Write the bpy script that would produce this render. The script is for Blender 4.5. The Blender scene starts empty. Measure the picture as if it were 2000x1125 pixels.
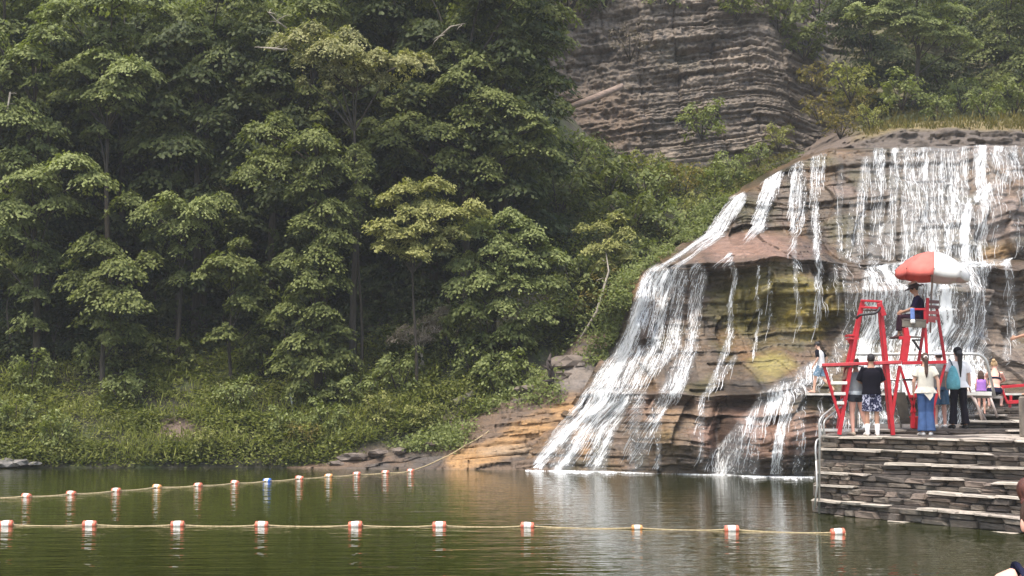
import bpy, bmesh, math, random
import numpy as np
from mathutils import Vector, Matrix, noise as mnoise
R = math.radians
random.seed(7); RG = np.random.default_rng(7)
scene = bpy.context.scene
COL = scene.collection
# ------------------------------------------------------------------ camera, light, exposure
CAMZ, FPX, PITCH = 2.34, 2747.0, math.atan(219.5/2747.0)
cam_d = bpy.data.cameras.new('camera'); cam = bpy.data.objects.new('camera', cam_d); COL.objects.link(cam)
cam.location = (0, 0, CAMZ); cam.rotation_euler = (R(90)+PITCH, 0, 0)
cam_d.sensor_width = 36; cam_d.lens = FPX/2000*36; cam_d.clip_end = 2000; cam_d.clip_start = 0.1
scene.camera = cam
world = bpy.data.worlds.new('World'); scene.world = world; world.use_nodes = True
wn = world.node_tree.nodes; wl = world.node_tree.links
sky = wn.new('ShaderNodeTexSky'); sky.sky_type = 'NISHITA'; sky.sun_disc = False
SUN_EL, SUN_AZ = R(68), R(215)          # azimuth clockwise from +Y: behind the camera and to its left
sky.sun_elevation = SUN_EL; sky.sun_rotation = SUN_AZ
sky.air_density = 1.4; sky.dust_density = 3.5; sky.ozone_density = 1.0
bg = wn['Background']; bg.inputs['Strength'].default_value = 0.145
wl.new(sky.outputs[0], bg.inputs['Color'])
sun_d = bpy.data.lights.new('sun', 'SUN'); sun_d.energy = 2.4; sun_d.angle = R(30); sun_d.color = (1.0, 0.94, 0.83)
sun = bpy.data.objects.new('sun', sun_d); COL.objects.link(sun)
sdir = Vector((math.sin(SUN_AZ)*math.cos(SUN_EL), math.cos(SUN_AZ)*math.cos(SUN_EL), math.sin(SUN_EL)))
sun.rotation_euler = sdir.to_track_quat('Z', 'Y').to_euler()
scene.view_settings.view_transform = 'Standard'; scene.view_settings.look = 'None'
scene.view_settings.exposure = 1.02; scene.view_settings.gamma = 1.0; scene.view_settings.use_curve_mapping = False
scene.render.engine = 'CYCLES'
scene.cycles.max_bounces = 6; scene.cycles.transparent_max_bounces = 12; scene.cycles.volume_bounces = 1
scene.cycles.use_denoising = True
# ------------------------------------------------------------------ pixel <-> place
CT, ST = math.cos(PITCH), math.sin(PITCH)
def at(px, py, Y):
    """point of the place seen at photo pixel (px, py) at depth Y metres"""
    u = (px-1000.0)/FPX; v = (562.5-py)/FPX
    ry = CT - v*ST; rz = ST + v*CT
    return Vector((u*Y/ry, Y, CAMZ+rz*Y/ry))
def at_a(px, py, Y):
    px, py, Y = np.broadcast_arrays(np.asarray(px, float), np.asarray(py, float), np.asarray(Y, float))
    u = (px-1000.0)/FPX; v = (562.5-py)/FPX
    ry = CT - v*ST; rz = ST + v*CT
    return np.stack([u*Y/ry, Y, CAMZ+rz*Y/ry], -1)
def pix(P):
    x = P[..., 0]; y = P[..., 1]; z = P[..., 2]-CAMZ
    d = y*CT + z*ST; v = (-y*ST + z*CT)/d
    return 1000+FPX*x/d, 562.5-FPX*v
def zpx(px, z, Y):
    """point at depth Y and height z seen in photo column px"""
    d = Y*CT + (z-CAMZ)*ST
    return Vector(((px-1000)/FPX*d, Y, z))
# ------------------------------------------------------------------ noise
def _h(ix, iy, iz):
    n = (ix.astype(np.int64)*73856093) ^ (iy.astype(np.int64)*19349663) ^ (iz.astype(np.int64)*83492791)
    n = (n ^ (n >> 13)) * 1274126177
    n = (n ^ (n >> 16)) & 0xffffff
    return n/float(0xffffff)
def vnoise(x, y, z=0.0):
    x, y, z = np.broadcast_arrays(np.asarray(x, float), np.asarray(y, float), np.asarray(z, float))
    xi, yi, zi = np.floor(x), np.floor(y), np.floor(z)
    fx, fy, fz = x-xi, y-yi, z-zi
    fx, fy, fz = [f*f*(3-2*f) for f in (fx, fy, fz)]
    r = 0
    for a in (0, 1):
        for b in (0, 1):
            for c in (0, 1):
                w = (fx if a else 1-fx)*(fy if b else 1-fy)*(fz if c else 1-fz)
                r = r + w*_h(xi+a, yi+b, zi+c)
    return r
def fbm(x, y, z=0.0, o=4):
    s = 0; a = 0.5; t = 0
    for k in range(o):
        s = s + a*vnoise(x*2**k+k*17.3, y*2**k+k*5.1, np.asarray(z)*2**k); t += a; a *= 0.5
    return s/t
# ------------------------------------------------------------------ objects
def tag(o, label=None, cat=None, group=None, kind=None):
    if label: o['label'] = label
    if cat: o['category'] = cat
    if group: o['group'] = group
    if kind: o['kind'] = kind
    return o
def empty(name, loc=(0, 0, 0), rz=0, label=None, cat=None, group=None):
    o = bpy.data.objects.new(name, None); COL.objects.link(o); o.location = loc; o.rotation_euler.z = rz
    o.empty_display_size = 0.3
    return tag(o, label, cat, group)
def link_mesh(name, me, mat=None, parent=None):
    o = bpy.data.objects.new(name, me); COL.objects.link(o)
    if mat is not None and len(me.materials) == 0: me.materials.append(mat)
    if parent is not None: o.parent = parent
    return o
def np_mesh(name, V, F, smooth=False, fattr=None, vcol=None):
    """V (n,3); F (m,k) all faces of k corners"""
    me = bpy.data.meshes.new(name); V = np.asarray(V, np.float32); F = np.asarray(F, np.int32)
    m, k = F.shape
    me.vertices.add(len(V)); me.vertices.foreach_set('co', V.ravel())
    me.loops.add(m*k); me.loops.foreach_set('vertex_index', F.ravel())
    me.polygons.add(m); me.polygons.foreach_set('loop_start', np.arange(0, m*k, k, dtype=np.int32))
    me.polygons.foreach_set('loop_total', np.full(m, k, np.int32))
    if smooth: me.polygons.foreach_set('use_smooth', np.ones(m, bool))
    if fattr is not None:
        a = me.attributes.new('tone', 'FLOAT', 'FACE'); a.data.foreach_set('value', np.asarray(fattr, np.float32))
    if vcol is not None:
        a = me.color_attributes.new('tint', 'FLOAT_COLOR', 'POINT')
        c = np.ones((len(V), 4), np.float32); c[:, :3] = vcol; a.data.foreach_set('color', c.ravel())
    me.update(calc_edges=True)
    return me
def grid_faces(nr, nc, mask=None):
    i = np.arange(nr*nc).reshape(nr, nc)
    F = np.stack([i[:-1, :-1], i[:-1, 1:], i[1:, 1:], i[1:, :-1]], -1)
    if mask is not None: return F[mask]
    return F.reshape(-1, 4)
class MB:
    """collects boxes, bars, tubes and lofts; build() links ONE mesh"""
    def __init__(s): s.v = []; s.f = []
    def add(s, vs, fs):
        b = len(s.v); s.v += [tuple(v) for v in vs]; s.f += [tuple(b+i for i in f) for f in fs]; return s
    def box(s, c, d, rz=0, M=None):
        x, y, z = [k/2 for k in d]
        vs = [Vector((a*x, b*y, e*z)) for e in (-1, 1) for (a, b) in ((-1, -1), (1, -1), (1, 1), (-1, 1))]
        m = M if M is not None else Matrix.Rotation(rz, 3, 'Z')
        return s.add([m @ v + Vector(c) for v in vs], [(3, 2, 1, 0), (4, 5, 6, 7), (0, 1, 5, 4), (1, 2, 6, 5), (2, 3, 7, 6), (3, 0, 4, 7)])
    def bar(s, a, b, w, d=None):
        """rectangular bar from a to b, w across, d deep"""
        a, b = Vector(a), Vector(b); t = (b-a).normalized(); d = d or w
        up = Vector((0, 1, 0)) if abs(t.y) < 0.9 else Vector((0, 0, 1))
        n = (up - t*up.dot(t)).normalized(); u = t.cross(n)
        vs = [p + u*(i*w/2) + n*(j*d/2) for p in (a, b) for (i, j) in ((-1, -1), (1, -1), (1, 1), (-1, 1))]
        return s.add(vs, [(3, 2, 1, 0), (4, 5, 6, 7), (0, 1, 5, 4), (1, 2, 6, 5), (2, 3, 7, 6), (3, 0, 4, 7)])
    def tube(s, pts, r, n=8, cap=True):
        pts = [Vector(p) for p in pts]; k = len(pts)
        rr = [r]*k if isinstance(r, (int, float)) else list(r)
        base = len(s.v); prev = None
        for i, p in enumerate(pts):
            t = (pts[min(i+1, k-1)]-pts[max(i-1, 0)])
            t = t.normalized() if t.length > 1e-9 else Vector((0, 0, 1))
            if prev is None:
                ref = Vector((0, 0, 1)) if abs(t.z) < 0.9 else Vector((1, 0, 0))
                u = t.cross(ref).normalized()
            else:
                u = (prev - t*prev.dot(t)).normalized()
            prev = u; w = t.cross(u)
            for j in range(n):
                a = 2*math.pi*j/n
                s.v.append(tuple(p + (u*math.cos(a)+w*math.sin(a))*rr[i]))
        for i in range(k-1):
            for j in range(n):
                s.f.append((base+i*n+j, base+i*n+(j+1) % n, base+(i+1)*n+(j+1) % n, base+(i+1)*n+j))
        if cap:
            s.f.append(tuple(base+j for j in reversed(range(n)))); s.f.append(tuple(base+(k-1)*n+j for j in range(n)))
        return s
    def loft(s, rings, n=16, cap=True):
        """rings: (centre, axis u scaled, axis v scaled)"""
        base = len(s.v)
        for c, u, v in rings:
            c, u, v = Vector(c), Vector(u), Vector(v)
            for j in range(n):
                a = 2*math.pi*j/n; s.v.append(tuple(c+u*math.cos(a)+v*math.sin(a)))
        k = len(rings)
        for i in range(k-1):
            for j in range(n):
                s.f.append((base+i*n+j, base+i*n+(j+1) % n, base+(i+1)*n+(j+1) % n, base+(i+1)*n+j))
        if cap:
            s.f.append(tuple(base+j for j in reversed(range(n)))); s.f.append(tuple(base+(k-1)*n+j for j in range(n)))
        return s
    def ell(s, c, r, M=None, n=14, m=9):
        c = Vector(c); M = M or Matrix.Identity(3); base = len(s.v)
        for i in range(1, m):
            th = math.pi*i/m
            for j in range(n):
                a = 2*math.pi*j/n
                s.v.append(tuple(c + M @ Vector((r[0]*math.sin(th)*math.cos(a), r[1]*math.sin(th)*math.sin(a), r[2]*math.cos(th)))))
        top = len(s.v); s.v.append(tuple(c+M @ Vector((0, 0, r[2])))); s.v.append(tuple(c+M @ Vector((0, 0, -r[2]))))
        for i in range(m-2):
            for j in range(n):
                s.f.append((base+i*n+j, base+(i+1)*n+j, base+(i+1)*n+(j+1) % n, base+i*n+(j+1) % n))
        for j in range(n):
            s.f.append((top, base+j, base+(j+1) % n)); s.f.append((top+1, base+(m-2)*n+(j+1) % n, base+(m-2)*n+j))
        return s
    def mesh(s, name, smooth=False, bevel=0):
        me = bpy.data.meshes.new(name); me.from_pydata(s.v, [], s.f); me.update()
        bm = bmesh.new(); bm.from_mesh(me); bmesh.ops.recalc_face_normals(bm, faces=bm.faces)
        if bevel:
            bmesh.ops.bevel(bm, geom=list(bm.edges), offset=bevel, segments=1, affect='EDGES', profile=0.5, clamp_overlap=True)
        if smooth:
            for f in bm.faces: f.smooth = True
        bm.to_mesh(me); bm.free()
        return me
    def build(s, name, mat, parent=None, smooth=False, bevel=0):
        return link_mesh(name, s.mesh(name, smooth, bevel), mat, parent)
def remesh(mb, name, voxel, mat, parent, smooth_it=2):
    me = mb.mesh(name); o = bpy.data.objects.new(name+'_src', me); COL.objects.link(o)
    m = o.modifiers.new('r', 'REMESH'); m.mode = 'VOXEL'; m.voxel_size = voxel; m.use_smooth_shade = True
    if smooth_it:
        q = o.modifiers.new('s', 'SMOOTH'); q.factor = 0.5; q.iterations = smooth_it
    dg = bpy.context.evaluated_depsgraph_get()
    ev = o.evaluated_get(dg); nm = bpy.data.meshes.new_from_object(ev, depsgraph=dg)
    bpy.data.objects.remove(o); bpy.data.meshes.remove(me)
    nm.name = name; nm.materials.clear(); nm.materials.append(mat)
    nm.polygons.foreach_set('use_smooth', np.ones(len(nm.polygons), bool))
    return link_mesh(name, nm, mat, parent)
# ------------------------------------------------------------------ materials
MATS = {}
def node_mat(name):
    m = bpy.data.materials.new(name); m.use_nodes = True
    nt = m.node_tree; b = nt.nodes['Principled BSDF']
    return m, nt, nt.nodes, nt.links, b
def mat(name, col, rough=0.6, var=0.15, scale=8.0, bump=0.0, bscale=30.0, metal=0.0, spec=0.5, sub=None, stretch=None):
    if name in MATS: return MATS[name]
    m, nt, N, L, b = node_mat(name)
    tc = N.new('ShaderNodeTexCoord'); vec = tc.outputs['Object']
    if stretch:
        mp = N.new('ShaderNodeMapping'); mp.inputs['Scale'].default_value = stretch; L.new(vec, mp.inputs[0]); vec = mp.outputs[0]
    nz = N.new('ShaderNodeTexNoise'); nz.inputs['Scale'].default_value = scale; nz.inputs['Detail'].default_value = 5
    L.new(vec, nz.inputs['Vector'])
    cr = N.new('ShaderNodeValToRGB'); cr.color_ramp.elements[0].position = 0.3; cr.color_ramp.elements[1].position = 0.7
    lo = [c*(1-var) for c in col]; hi = [min(1, c*(1+var)) for c in col]
    cr.color_ramp.elements[0].color = (*lo, 1); cr.color_ramp.elements[1].color = (*hi, 1)
    L.new(nz.outputs[0], cr.inputs[0]); L.new(cr.outputs[0], b.inputs['Base Color'])
    b.inputs['Roughness'].default_value = rough; b.inputs['Metallic'].default_value = metal
    b.inputs['Specular IOR Level'].default_value = spec
    if bump:
        n2 = N.new('ShaderNodeTexNoise'); n2.inputs['Scale'].default_value = bscale; n2.inputs['Detail'].default_value = 6
        L.new(vec, n2.inputs['Vector'])
        bp = N.new('ShaderNodeBump'); bp.inputs['Strength'].default_value = bump; bp.inputs['Distance'].default_value = 0.02
        L.new(n2.outputs[0], bp.inputs['Height']); L.new(bp.outputs[0], b.inputs['Normal'])
    MATS[name] = m; return m
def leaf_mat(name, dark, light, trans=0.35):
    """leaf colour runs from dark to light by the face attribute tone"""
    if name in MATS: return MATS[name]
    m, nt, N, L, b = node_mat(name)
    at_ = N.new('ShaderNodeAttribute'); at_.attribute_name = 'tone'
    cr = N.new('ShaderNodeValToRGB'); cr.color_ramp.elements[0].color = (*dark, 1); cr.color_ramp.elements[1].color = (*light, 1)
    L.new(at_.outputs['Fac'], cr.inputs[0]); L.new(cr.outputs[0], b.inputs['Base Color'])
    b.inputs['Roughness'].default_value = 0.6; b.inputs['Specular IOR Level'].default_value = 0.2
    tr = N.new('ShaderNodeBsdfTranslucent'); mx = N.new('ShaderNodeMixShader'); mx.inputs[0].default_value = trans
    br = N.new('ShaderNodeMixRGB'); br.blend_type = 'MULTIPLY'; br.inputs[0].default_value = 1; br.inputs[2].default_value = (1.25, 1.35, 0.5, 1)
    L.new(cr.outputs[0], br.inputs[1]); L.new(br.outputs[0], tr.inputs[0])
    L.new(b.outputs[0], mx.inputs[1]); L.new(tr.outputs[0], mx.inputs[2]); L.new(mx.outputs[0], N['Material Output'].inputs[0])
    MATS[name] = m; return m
def rock_mat(name, rough=0.55, wet=0.0, speck=0.35, scale=1.0, layer=True):
    """rock: vertex colour 'tint' times layered noise, with fine bump"""
    if name in MATS: return MATS[name]
    m, nt, N, L, b = node_mat(name)
    at_ = N.new('ShaderNodeAttribute'); at_.attribute_name = 'tint'
    tc = N.new('ShaderNodeTexCoord')
    mp = N.new('ShaderNodeMapping'); mp.inputs['Scale'].default_value = (1.2*scale, 1.2*scale, 7*scale) if layer else (2*scale,)*3
    L.new(tc.outputs['Object'], mp.inputs[0])
    n1 = N.new('ShaderNodeTexNoise'); n1.inputs['Scale'].default_value = 1.6; n1.inputs['Detail'].default_value = 8; n1.inputs['Roughness'].default_value = 0.7
    L.new(mp.outputs[0], n1.inputs['Vector'])
    n2 = N.new('ShaderNodeTexNoise'); n2.inputs['Scale'].default_value = 9*scale; n2.inputs['Detail'].default_value = 8; n2.inputs['Roughness'].default_value = 0.75
    L.new(tc.outputs['Object'], n2.inputs['Vector'])
    r1 = N.new('ShaderNodeMapRange'); r1.inputs[1].default_value = 0.3; r1.inputs[2].default_value = 0.7; r1.inputs[3].default_value = 1-speck; r1.inputs[4].default_value = 1+speck
    r2 = N.new('ShaderNodeMapRange'); r2.inputs[1].default_value = 0.3; r2.inputs[2].default_value = 0.7; r2.inputs[3].default_value = 1-speck; r2.inputs[4].default_value = 1+speck
    L.new(n1.outputs[0], r1.inputs[0]); L.new(n2.outputs[0], r2.inputs[0])
    mu = N.new('ShaderNodeMath'); mu.operation = 'MULTIPLY'; L.new(r1.outputs[0], mu.inputs[0]); L.new(r2.outputs[0], mu.inputs[1])
    vm = N.new('ShaderNodeVectorMath'); vm.operation = 'SCALE'; L.new(at_.outputs['Color'], vm.inputs[0]); L.new(mu.outputs[0], vm.inputs['Scale'])
    L.new(vm.outputs[0], b.inputs['Base Color'])
    b.inputs['Roughness'].default_value = rough
    bp = N.new('ShaderNodeBump'); bp.inputs['Strength'].default_value = 0.8; bp.inputs['Distance'].default_value = 0.05
    ad = N.new('ShaderNodeMath'); ad.operation = 'ADD'; L.new(n1.outputs[0], ad.inputs[0]); L.new(n2.outputs[0], ad.inputs[1])
    L.new(ad.outputs[0], bp.inputs['Height']); L.new(bp.outputs[0], b.inputs['Normal'])
    MATS[name] = m; return m
# ------------------------------------------------------------------ WATER AND GROUND
def water_material():
    m, nt, N, L, b = node_mat('pool_water')
    tc = N.new('ShaderNodeTexCoord')
    b.inputs['Roughness'].default_value = 0.03; b.inputs['IOR'].default_value = 1.33
    geo = N.new('ShaderNodeTexNoise'); geo.inputs['Scale'].default_value = 0.12; L.new(tc.outputs['Object'], geo.inputs['Vector'])
    cr = N.new('ShaderNodeValToRGB'); cr.color_ramp.elements[0].color = (0.013, 0.017, 0.0006, 1); cr.color_ramp.elements[1].color = (0.023, 0.026, 0.001, 1)
    L.new(geo.outputs[0], cr.inputs[0]); L.new(cr.outputs[0], b.inputs['Base Color'])
    mp = N.new('ShaderNodeMapping'); mp.inputs['Scale'].default_value = (0.55, 1.9, 1); L.new(tc.outputs['Object'], mp.inputs[0])
    n1 = N.new('ShaderNodeTexNoise'); n1.inputs['Scale'].default_value = 1.0; n1.inputs['Detail'].default_value = 3; L.new(mp.outputs[0], n1.inputs['Vector'])
    mp2 = N.new('ShaderNodeMapping'); mp2.inputs['Scale'].default_value = (2.2, 6.5, 1); L.new(tc.outputs['Object'], mp2.inputs[0])
    n2 = N.new('ShaderNodeTexNoise'); n2.inputs['Scale'].default_value = 1.0; n2.inputs['Detail'].default_value = 2; L.new(mp2.outputs[0], n2.inputs['Vector'])
    b1 = N.new('ShaderNodeBump'); b1.inputs['Distance'].default_value = 0.05; b1.inputs['Strength'].default_value = 0.34
    b2 = N.new('ShaderNodeBump'); b2.inputs['Distance'].default_value = 0.010; b2.inputs['Strength'].default_value = 0.8
    L.new(n1.outputs[0], b1.inputs['Height']); L.new(n2.outputs[0], b2.inputs['Height']); L.new(b1.outputs[0], b2.inputs['Normal'])
    L.new(b2.outputs[0], b.inputs['Normal'])
    return m
me = np_mesh('water', [(-150, 9, 0), (60, 9, 0), (60, 62, 0), (-150, 62, 0)], [(0, 1, 2, 3)])
tag(link_mesh('water', me, water_material()), kind='structure')
# the bed of the pool and the beach the camera stands on: one sheet to the horizon
gx = np.linspace(-400, 400, 81); gy = np.concatenate([np.linspace(-400, -20, 20), np.linspace(-16, 20, 37), np.linspace(24, 400, 24)])
GX, GY = np.meshgrid(gx, gy)
GZ = np.clip(0.9-0.075*(GY+2), -2.5, 1.6) + 0.03*(fbm(GX*0.3, GY*0.3)-0.5)
GZ = np.where(GY > 10.5, np.minimum(GZ, -0.4-0.2*np.clip(GY-10.5, 0, 10)), GZ)
V = np.stack([GX, GY, GZ], -1).reshape(-1, 3)
link = link_mesh('ground', np_mesh('ground', V, grid_faces(len(gy), len(gx)), True), mat('beach_sand', (0.22, 0.18, 0.13), 0.9, 0.25, 3, 0.4, 40))
tag(link, kind='structure')
# ------------------------------------------------------------------ LOFTED ROCK AND SLOPES
def loft_grid(rows, xs_of, nseg):
    """rows: list of dicts x->[(px, py, D)...]; xs_of(row index, s array) -> px. Returns grid of points, and row parameter"""
    out = []; rp = []
    S = xs_of
    for i in range(len(rows)-1):
        n = nseg[i]
        for k in range(n):
            f = k/n; ff = f
            out.append((i, ff))
    out.append((len(rows)-2, 1.0))
    return out
def eval_rows(rows, cols, seq):
    """cols(i) -> px array of row i"""
    P = []
    for r in rows:
        x = cols(r); pts = np.array(r['p'], float)
        y = np.interp(x, pts[:, 0], pts[:, 1]); D = np.interp(x, pts[:, 0], pts[:, 2])
        if r.get('z') is not None:
            q = np.stack([np.zeros_like(x), D, np.full_like(x, r['z'])], -1)
            d = q[:, 1]*CT+(q[:, 2]-CAMZ)*ST; q[:, 0] = (x-1000)/FPX*d
            P.append(q)
        else:
            P.append(at_a(x, y, D))
    P = np.array(P)
    return np.array([P[i]*(1-f)+P[i+1]*f for i, f in seq])
def strata(X, Y, Z, seed, t0=0.28, amp=0.22, dip=0.0, block=0.7):
    """layered rock offset towards the viewer (metres): beds of uneven thickness broken into blocks"""
    w = Z - dip*X + 0.35*(fbm(X*0.15+seed, Y*0.1, seed)-0.5)
    off = 0
    for k, (t, a) in enumerate(((t0*2.6, 0.55), (t0, 0.45), (t0*0.45, 0.22))):
        ww = w/t + 0.6*vnoise(w*0.7+seed, seed+k)
        li = np.floor(ww)
        bx = np.floor(X/(block*(0.6+0.9*_h(li, li*0+seed, li*0+k)))*(1.0 if k < 2 else 1.7) + 7*_h(li, li*0+3, li*0+k) + 0.25*vnoise(X*2, Z*2, seed))
        fr = ww-li
        hb = _h(li, bx, li*0+seed)*0.6+_h(li, li*0+9, li*0+seed)*0.4
        edge = np.clip(fr/0.10, 0, 1)*np.clip((1-fr)/0.05, 0, 1)
        off = off + a*(hb-0.5) - 0.25*a*(1-edge)
    off = off*amp*2 + 0.10*(fbm(X*1.3, Y*1.3, Z*1.3+seed)-0.5) + 0.06*(fbm(X*5, Y*5, Z*6+seed, 3)-0.5)
    return off
# ---- the waterfall rock
FR = [
 dict(xl=1022, z=-1.2, p=[(960, 0, 48.3), (1030, 0, 47.4), (1150, 0, 46.4), (1390, 0, 44.5), (1600, 0, 43.2), (2300, 0, 42.6)]),
 dict(xl=1030, z=0.0, p=[(960, 0, 48.6), (1030, 0, 47.7), (1150, 0, 46.7), (1390, 0, 44.9), (1600, 0, 43.6), (2300, 0, 43)]),
 dict(xl=1085, p=[(1000, 850, 49.5), (1085, 850, 48.3), (1200, 848, 47.1), (1390, 852, 45.3), (1470, 852, 44.4), (1600, 850, 44.1), (2300, 850, 43.6)]),
 dict(xl=1140, p=[(1040, 792, 51), (1140, 788, 49.7), (1215, 790, 48.2), (1380, 792, 46.7), (1480, 786, 45.7), (1600, 784, 45.3), (2300, 784, 45)]),
 dict(xl=1152, p=[(1050, 775, 51), (1152, 768, 49.2), (1215, 774, 47.5), (1380, 776, 46.0), (1480, 770, 45.2), (1600, 768, 44.9), (2300, 768, 44.6)]),
 dict(xl=1160, p=[(1050, 770, 52), (1160, 762, 49.9), (1215, 768, 48.5), (1380, 766, 47.2), (1480, 762, 46.6), (1600, 755, 46.4), (2300, 752, 46.1)]),
 dict(xl=1203, p=[(1100, 700, 53), (1203, 695, 50.9), (1300, 688, 49.9), (1400, 686, 49.3), (1500, 692, 48.9), (1600, 700, 48.0), (2300, 700, 47.5)]),
 dict(xl=1218, p=[(1110, 650, 54), (1218, 640, 51.3), (1300, 648, 50.9), (1400, 640, 50.9), (1500, 640, 50.8), (1600, 640, 50.0), (2300, 640, 48.7)]),
 dict(xl=1245, p=[(1130, 570, 55), (1245, 562, 51.7), (1330, 545, 51.3), (1400, 539, 51.1), (1500, 535, 51.0), (1600, 540, 50.6), (1700, 545, 49.6), (2300, 545, 49.2)]),
 dict(xl=1262, p=[(1150, 545, 55.5), (1262, 535, 51.4), (1330, 524, 50.3), (1400, 522, 49.8), (1450, 519, 49.6), (1530, 510, 49.6), (1600, 516, 49.8), (1680, 520, 49.3), (2300, 516, 48.8)]),
 dict(xl=1378, p=[(1280, 470, 58), (1378, 462, 55.3), (1540, 452, 54.4), (1600, 470, 53.2), (1690, 508, 51.6), (2300, 506, 51.2)]),
 dict(xl=1412, p=[(1300, 430, 60), (1412, 416, 56.0), (1500, 400, 55.4), (1600, 398, 54.5), (1700, 400, 53.4), (1900, 400, 53.0), (1960, 400, 52.4), (2300, 400, 52.4)]),
 dict(xl=1442, p=[(1330, 402, 61), (1442, 388, 57.0), (1515, 342, 56.6), (1560, 318, 56.4), (1620, 293, 56.2), (1700, 290, 55.4), (1900, 287, 55.0), (2300, 283, 54.8)]),
 dict(xl=1470, p=[(1350, 385, 64), (1442, 374, 62), (1515, 338, 61), (1560, 314, 61), (1620, 291, 61), (1900, 285.0, 61), (2300, 282, 61)]),
 dict(xl=1500, p=[(1350, 350, 80), (1442, 340, 80), (1515, 310, 80), (1620, 286, 80), (2300, 283, 80)]),
]
NCW, NCF = 16, 560
def fcols(r):
    xl = r['xl']; s = np.linspace(0, 1, NCF)
    x = np.where(s < 0.5, xl+(1620-xl)*(s/0.5), 1620+(2230-1620)*((s-0.5)/0.5))
    return np.concatenate([np.linspace(xl-26, xl, NCW, endpoint=False), x])
nseg = [4, 44, 36, 12, 8, 42, 30, 48, 14, 44, 46, 56, 10, 6]
seqF = []
for i, n in enumerate(nseg): seqF += [(i, k/n) for k in range(n)]
seqF.append((len(FR)-2, 1.0))
G = eval_rows(FR, fcols, seqF)
rowv = np.array([i+f for i, f in seqF])[:, None]
X, Y, Z = G[..., 0], G[..., 1], G[..., 2]
PX0, PY0 = pix(G)
# large forms: rib and gully relief plus the shelf fans
big = 1.2*(fbm(X*0.22, Z*0.10, 3.1, 3)-0.5)
st = strata(X, Y, Z, 5.0, 0.26, 0.30, 0.02, 0.9)
amp = np.where((rowv > 9.05) & (rowv < 9.95), 0.75, 1.0)         # the smooth pink slab
amp = np.where(rowv > 12.3, 0.25, amp)
amp = np.where((rowv > 5.1) & (rowv < 5.9), 0.7, amp)
def bump2d(cx, cy, rx, ry): return np.exp(-(((PX0-cx)/rx)**2+((PY0-cy)/ry)**2))
extra = 1.0*bump2d(1500, 860, 95, 75) + 0.5*bump2d(1330, 850, 90, 60) - 1.3*bump2d(1408, 860, 20, 70) - 0.7*bump2d(1440, 800, 30, 20) + 0.6*bump2d(1300, 850, 45, 70) \
      + 0.5*bump2d(1960, 440, 60, 70) - 0.5*bump2d(1640, 600, 30, 120) + 0.5*bump2d(1480, 720, 80, 40) - 0.45*bump2d(1165, 870, 14, 60) \
      + 0.9*bump2d(1560, 610, 40, 70)
off = (big + st*amp + extra)
off = np.where(rowv > 12, off*np.clip(1-(rowv-12)/1.2, 0.15, 1), off)
win = lambda c_, h_: np.clip(1-np.abs(rowv-c_)/h_, 0, 1)
off += 1.0*np.clip((fbm(X*.55, 0, 7, 3)-.46)*5, 0, 1)*win(3.0, .9)+1.4*np.clip((fbm(X*.7, 0, 17, 3)-.46)*5, 0, 1)*win(7.6, 1.3)
off += .35*np.clip((_h(np.floor(X/1.1+.4*np.sin(Z*1.7)), np.floor(Z/.9), X*0+5)-.5)*3, -1, 1)*np.clip(rowv-1.2, 0, 1)*np.clip(12-rowv, 0, 1)*amp
G[..., 1] -= off
G[..., 2] += np.clip(rowv-1.3, 0, 1)*np.clip(12.5-rowv, 0, 1)*(.65*(fbm(X*.36, 0, 3, 3)-.5)+.10*(fbm(X*1.3, 0, 8, 3)-.5))
G[..., 2] += np.where(rowv > 1, 0.18*(fbm(X*0.8, Y*0.8, Z*0.2, 3)-0.5)*amp, 0)
FALLG = G
# --- rock tints: minerals, moss, and darker patches at the crack and base
def seg_d(px, py, a, b):
    ax, ay = a; bx, by = b; dx, dy = bx-ax, by-ay
    t = np.clip(((px-ax)*dx+(py-ay)*dy)/(dx*dx+dy*dy+1e-9), 0, 1)
    return np.hypot(px-ax-t*dx, py-ay-t*dy), t
def mixc(c, col, w): return c*(1-w[..., None])+np.array(col)*w[..., None]
def rgb(*c): return np.array(c)
c = np.ones(G.shape)*rgb(0.165, 0.128, 0.095)
n1 = fbm(X*0.6, Y*0.2, Z*1.5, 4); n2 = fbm(X*1.7+9, Y*0.3, Z*4, 4)
c = mixc(c, (0.235, 0.175, 0.150), np.clip((n1-0.45)*4, 0, 1))
c = mixc(c, (0.075, 0.062, 0.052), np.clip((n2-0.52)*5, 0, 1)*0.8)
lay = _h(np.floor(Z/0.22+0.5*vnoise(X*0.3, Z)), np.zeros_like(Z), np.ones_like(Z))
stain = fbm(X*2.6, 1.0, Z*.35, 4)
c = c*(0.88+0.24*lay)[..., None]
c = c*(1-.6*np.clip((stain-.5)*5, 0, 1))[..., None]
c = mixc(c, (0.25, 0.155, 0.07), np.clip((fbm(X*.9, 3, Z*.9, 4)-.55)*6, 0, 1)*.6)
c = mixc(c, (0.10, 0.095, 0.03), np.clip((fbm(X*.8+30, 3, Z*1.1, 4)-.56)*7, 0, 1)*.7)
c *= .68
c = mixc(c, (.085, .078, .070), np.clip((PX0-1640)/60, 0, 1)*np.clip((1900-PX0)/40, 0, 1)*np.clip((560-PY0)/40, 0, 1)*.55)
def blob(cx, cy, rx, ry, k=1.0):
    d = ((PX0-cx)/rx)**2+((PY0-cy)/ry)**2
    return np.clip(1.35-d+1.0*(n1-0.5)+1.2*(n2-0.5), 0, 1)*k
c = mixc(c, (0.27, 0.175, 0.145), blob(1475, 488, 125, 32, 0.8))            # pink slab
c = mixc(c, (0.26, 0.150, 0.115), blob(1500, 850, 150, 55, 0.6))
c = mixc(c, (0.26, 0.19, 0.165), blob(1340, 810, 110, 40, 0.5))
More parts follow.
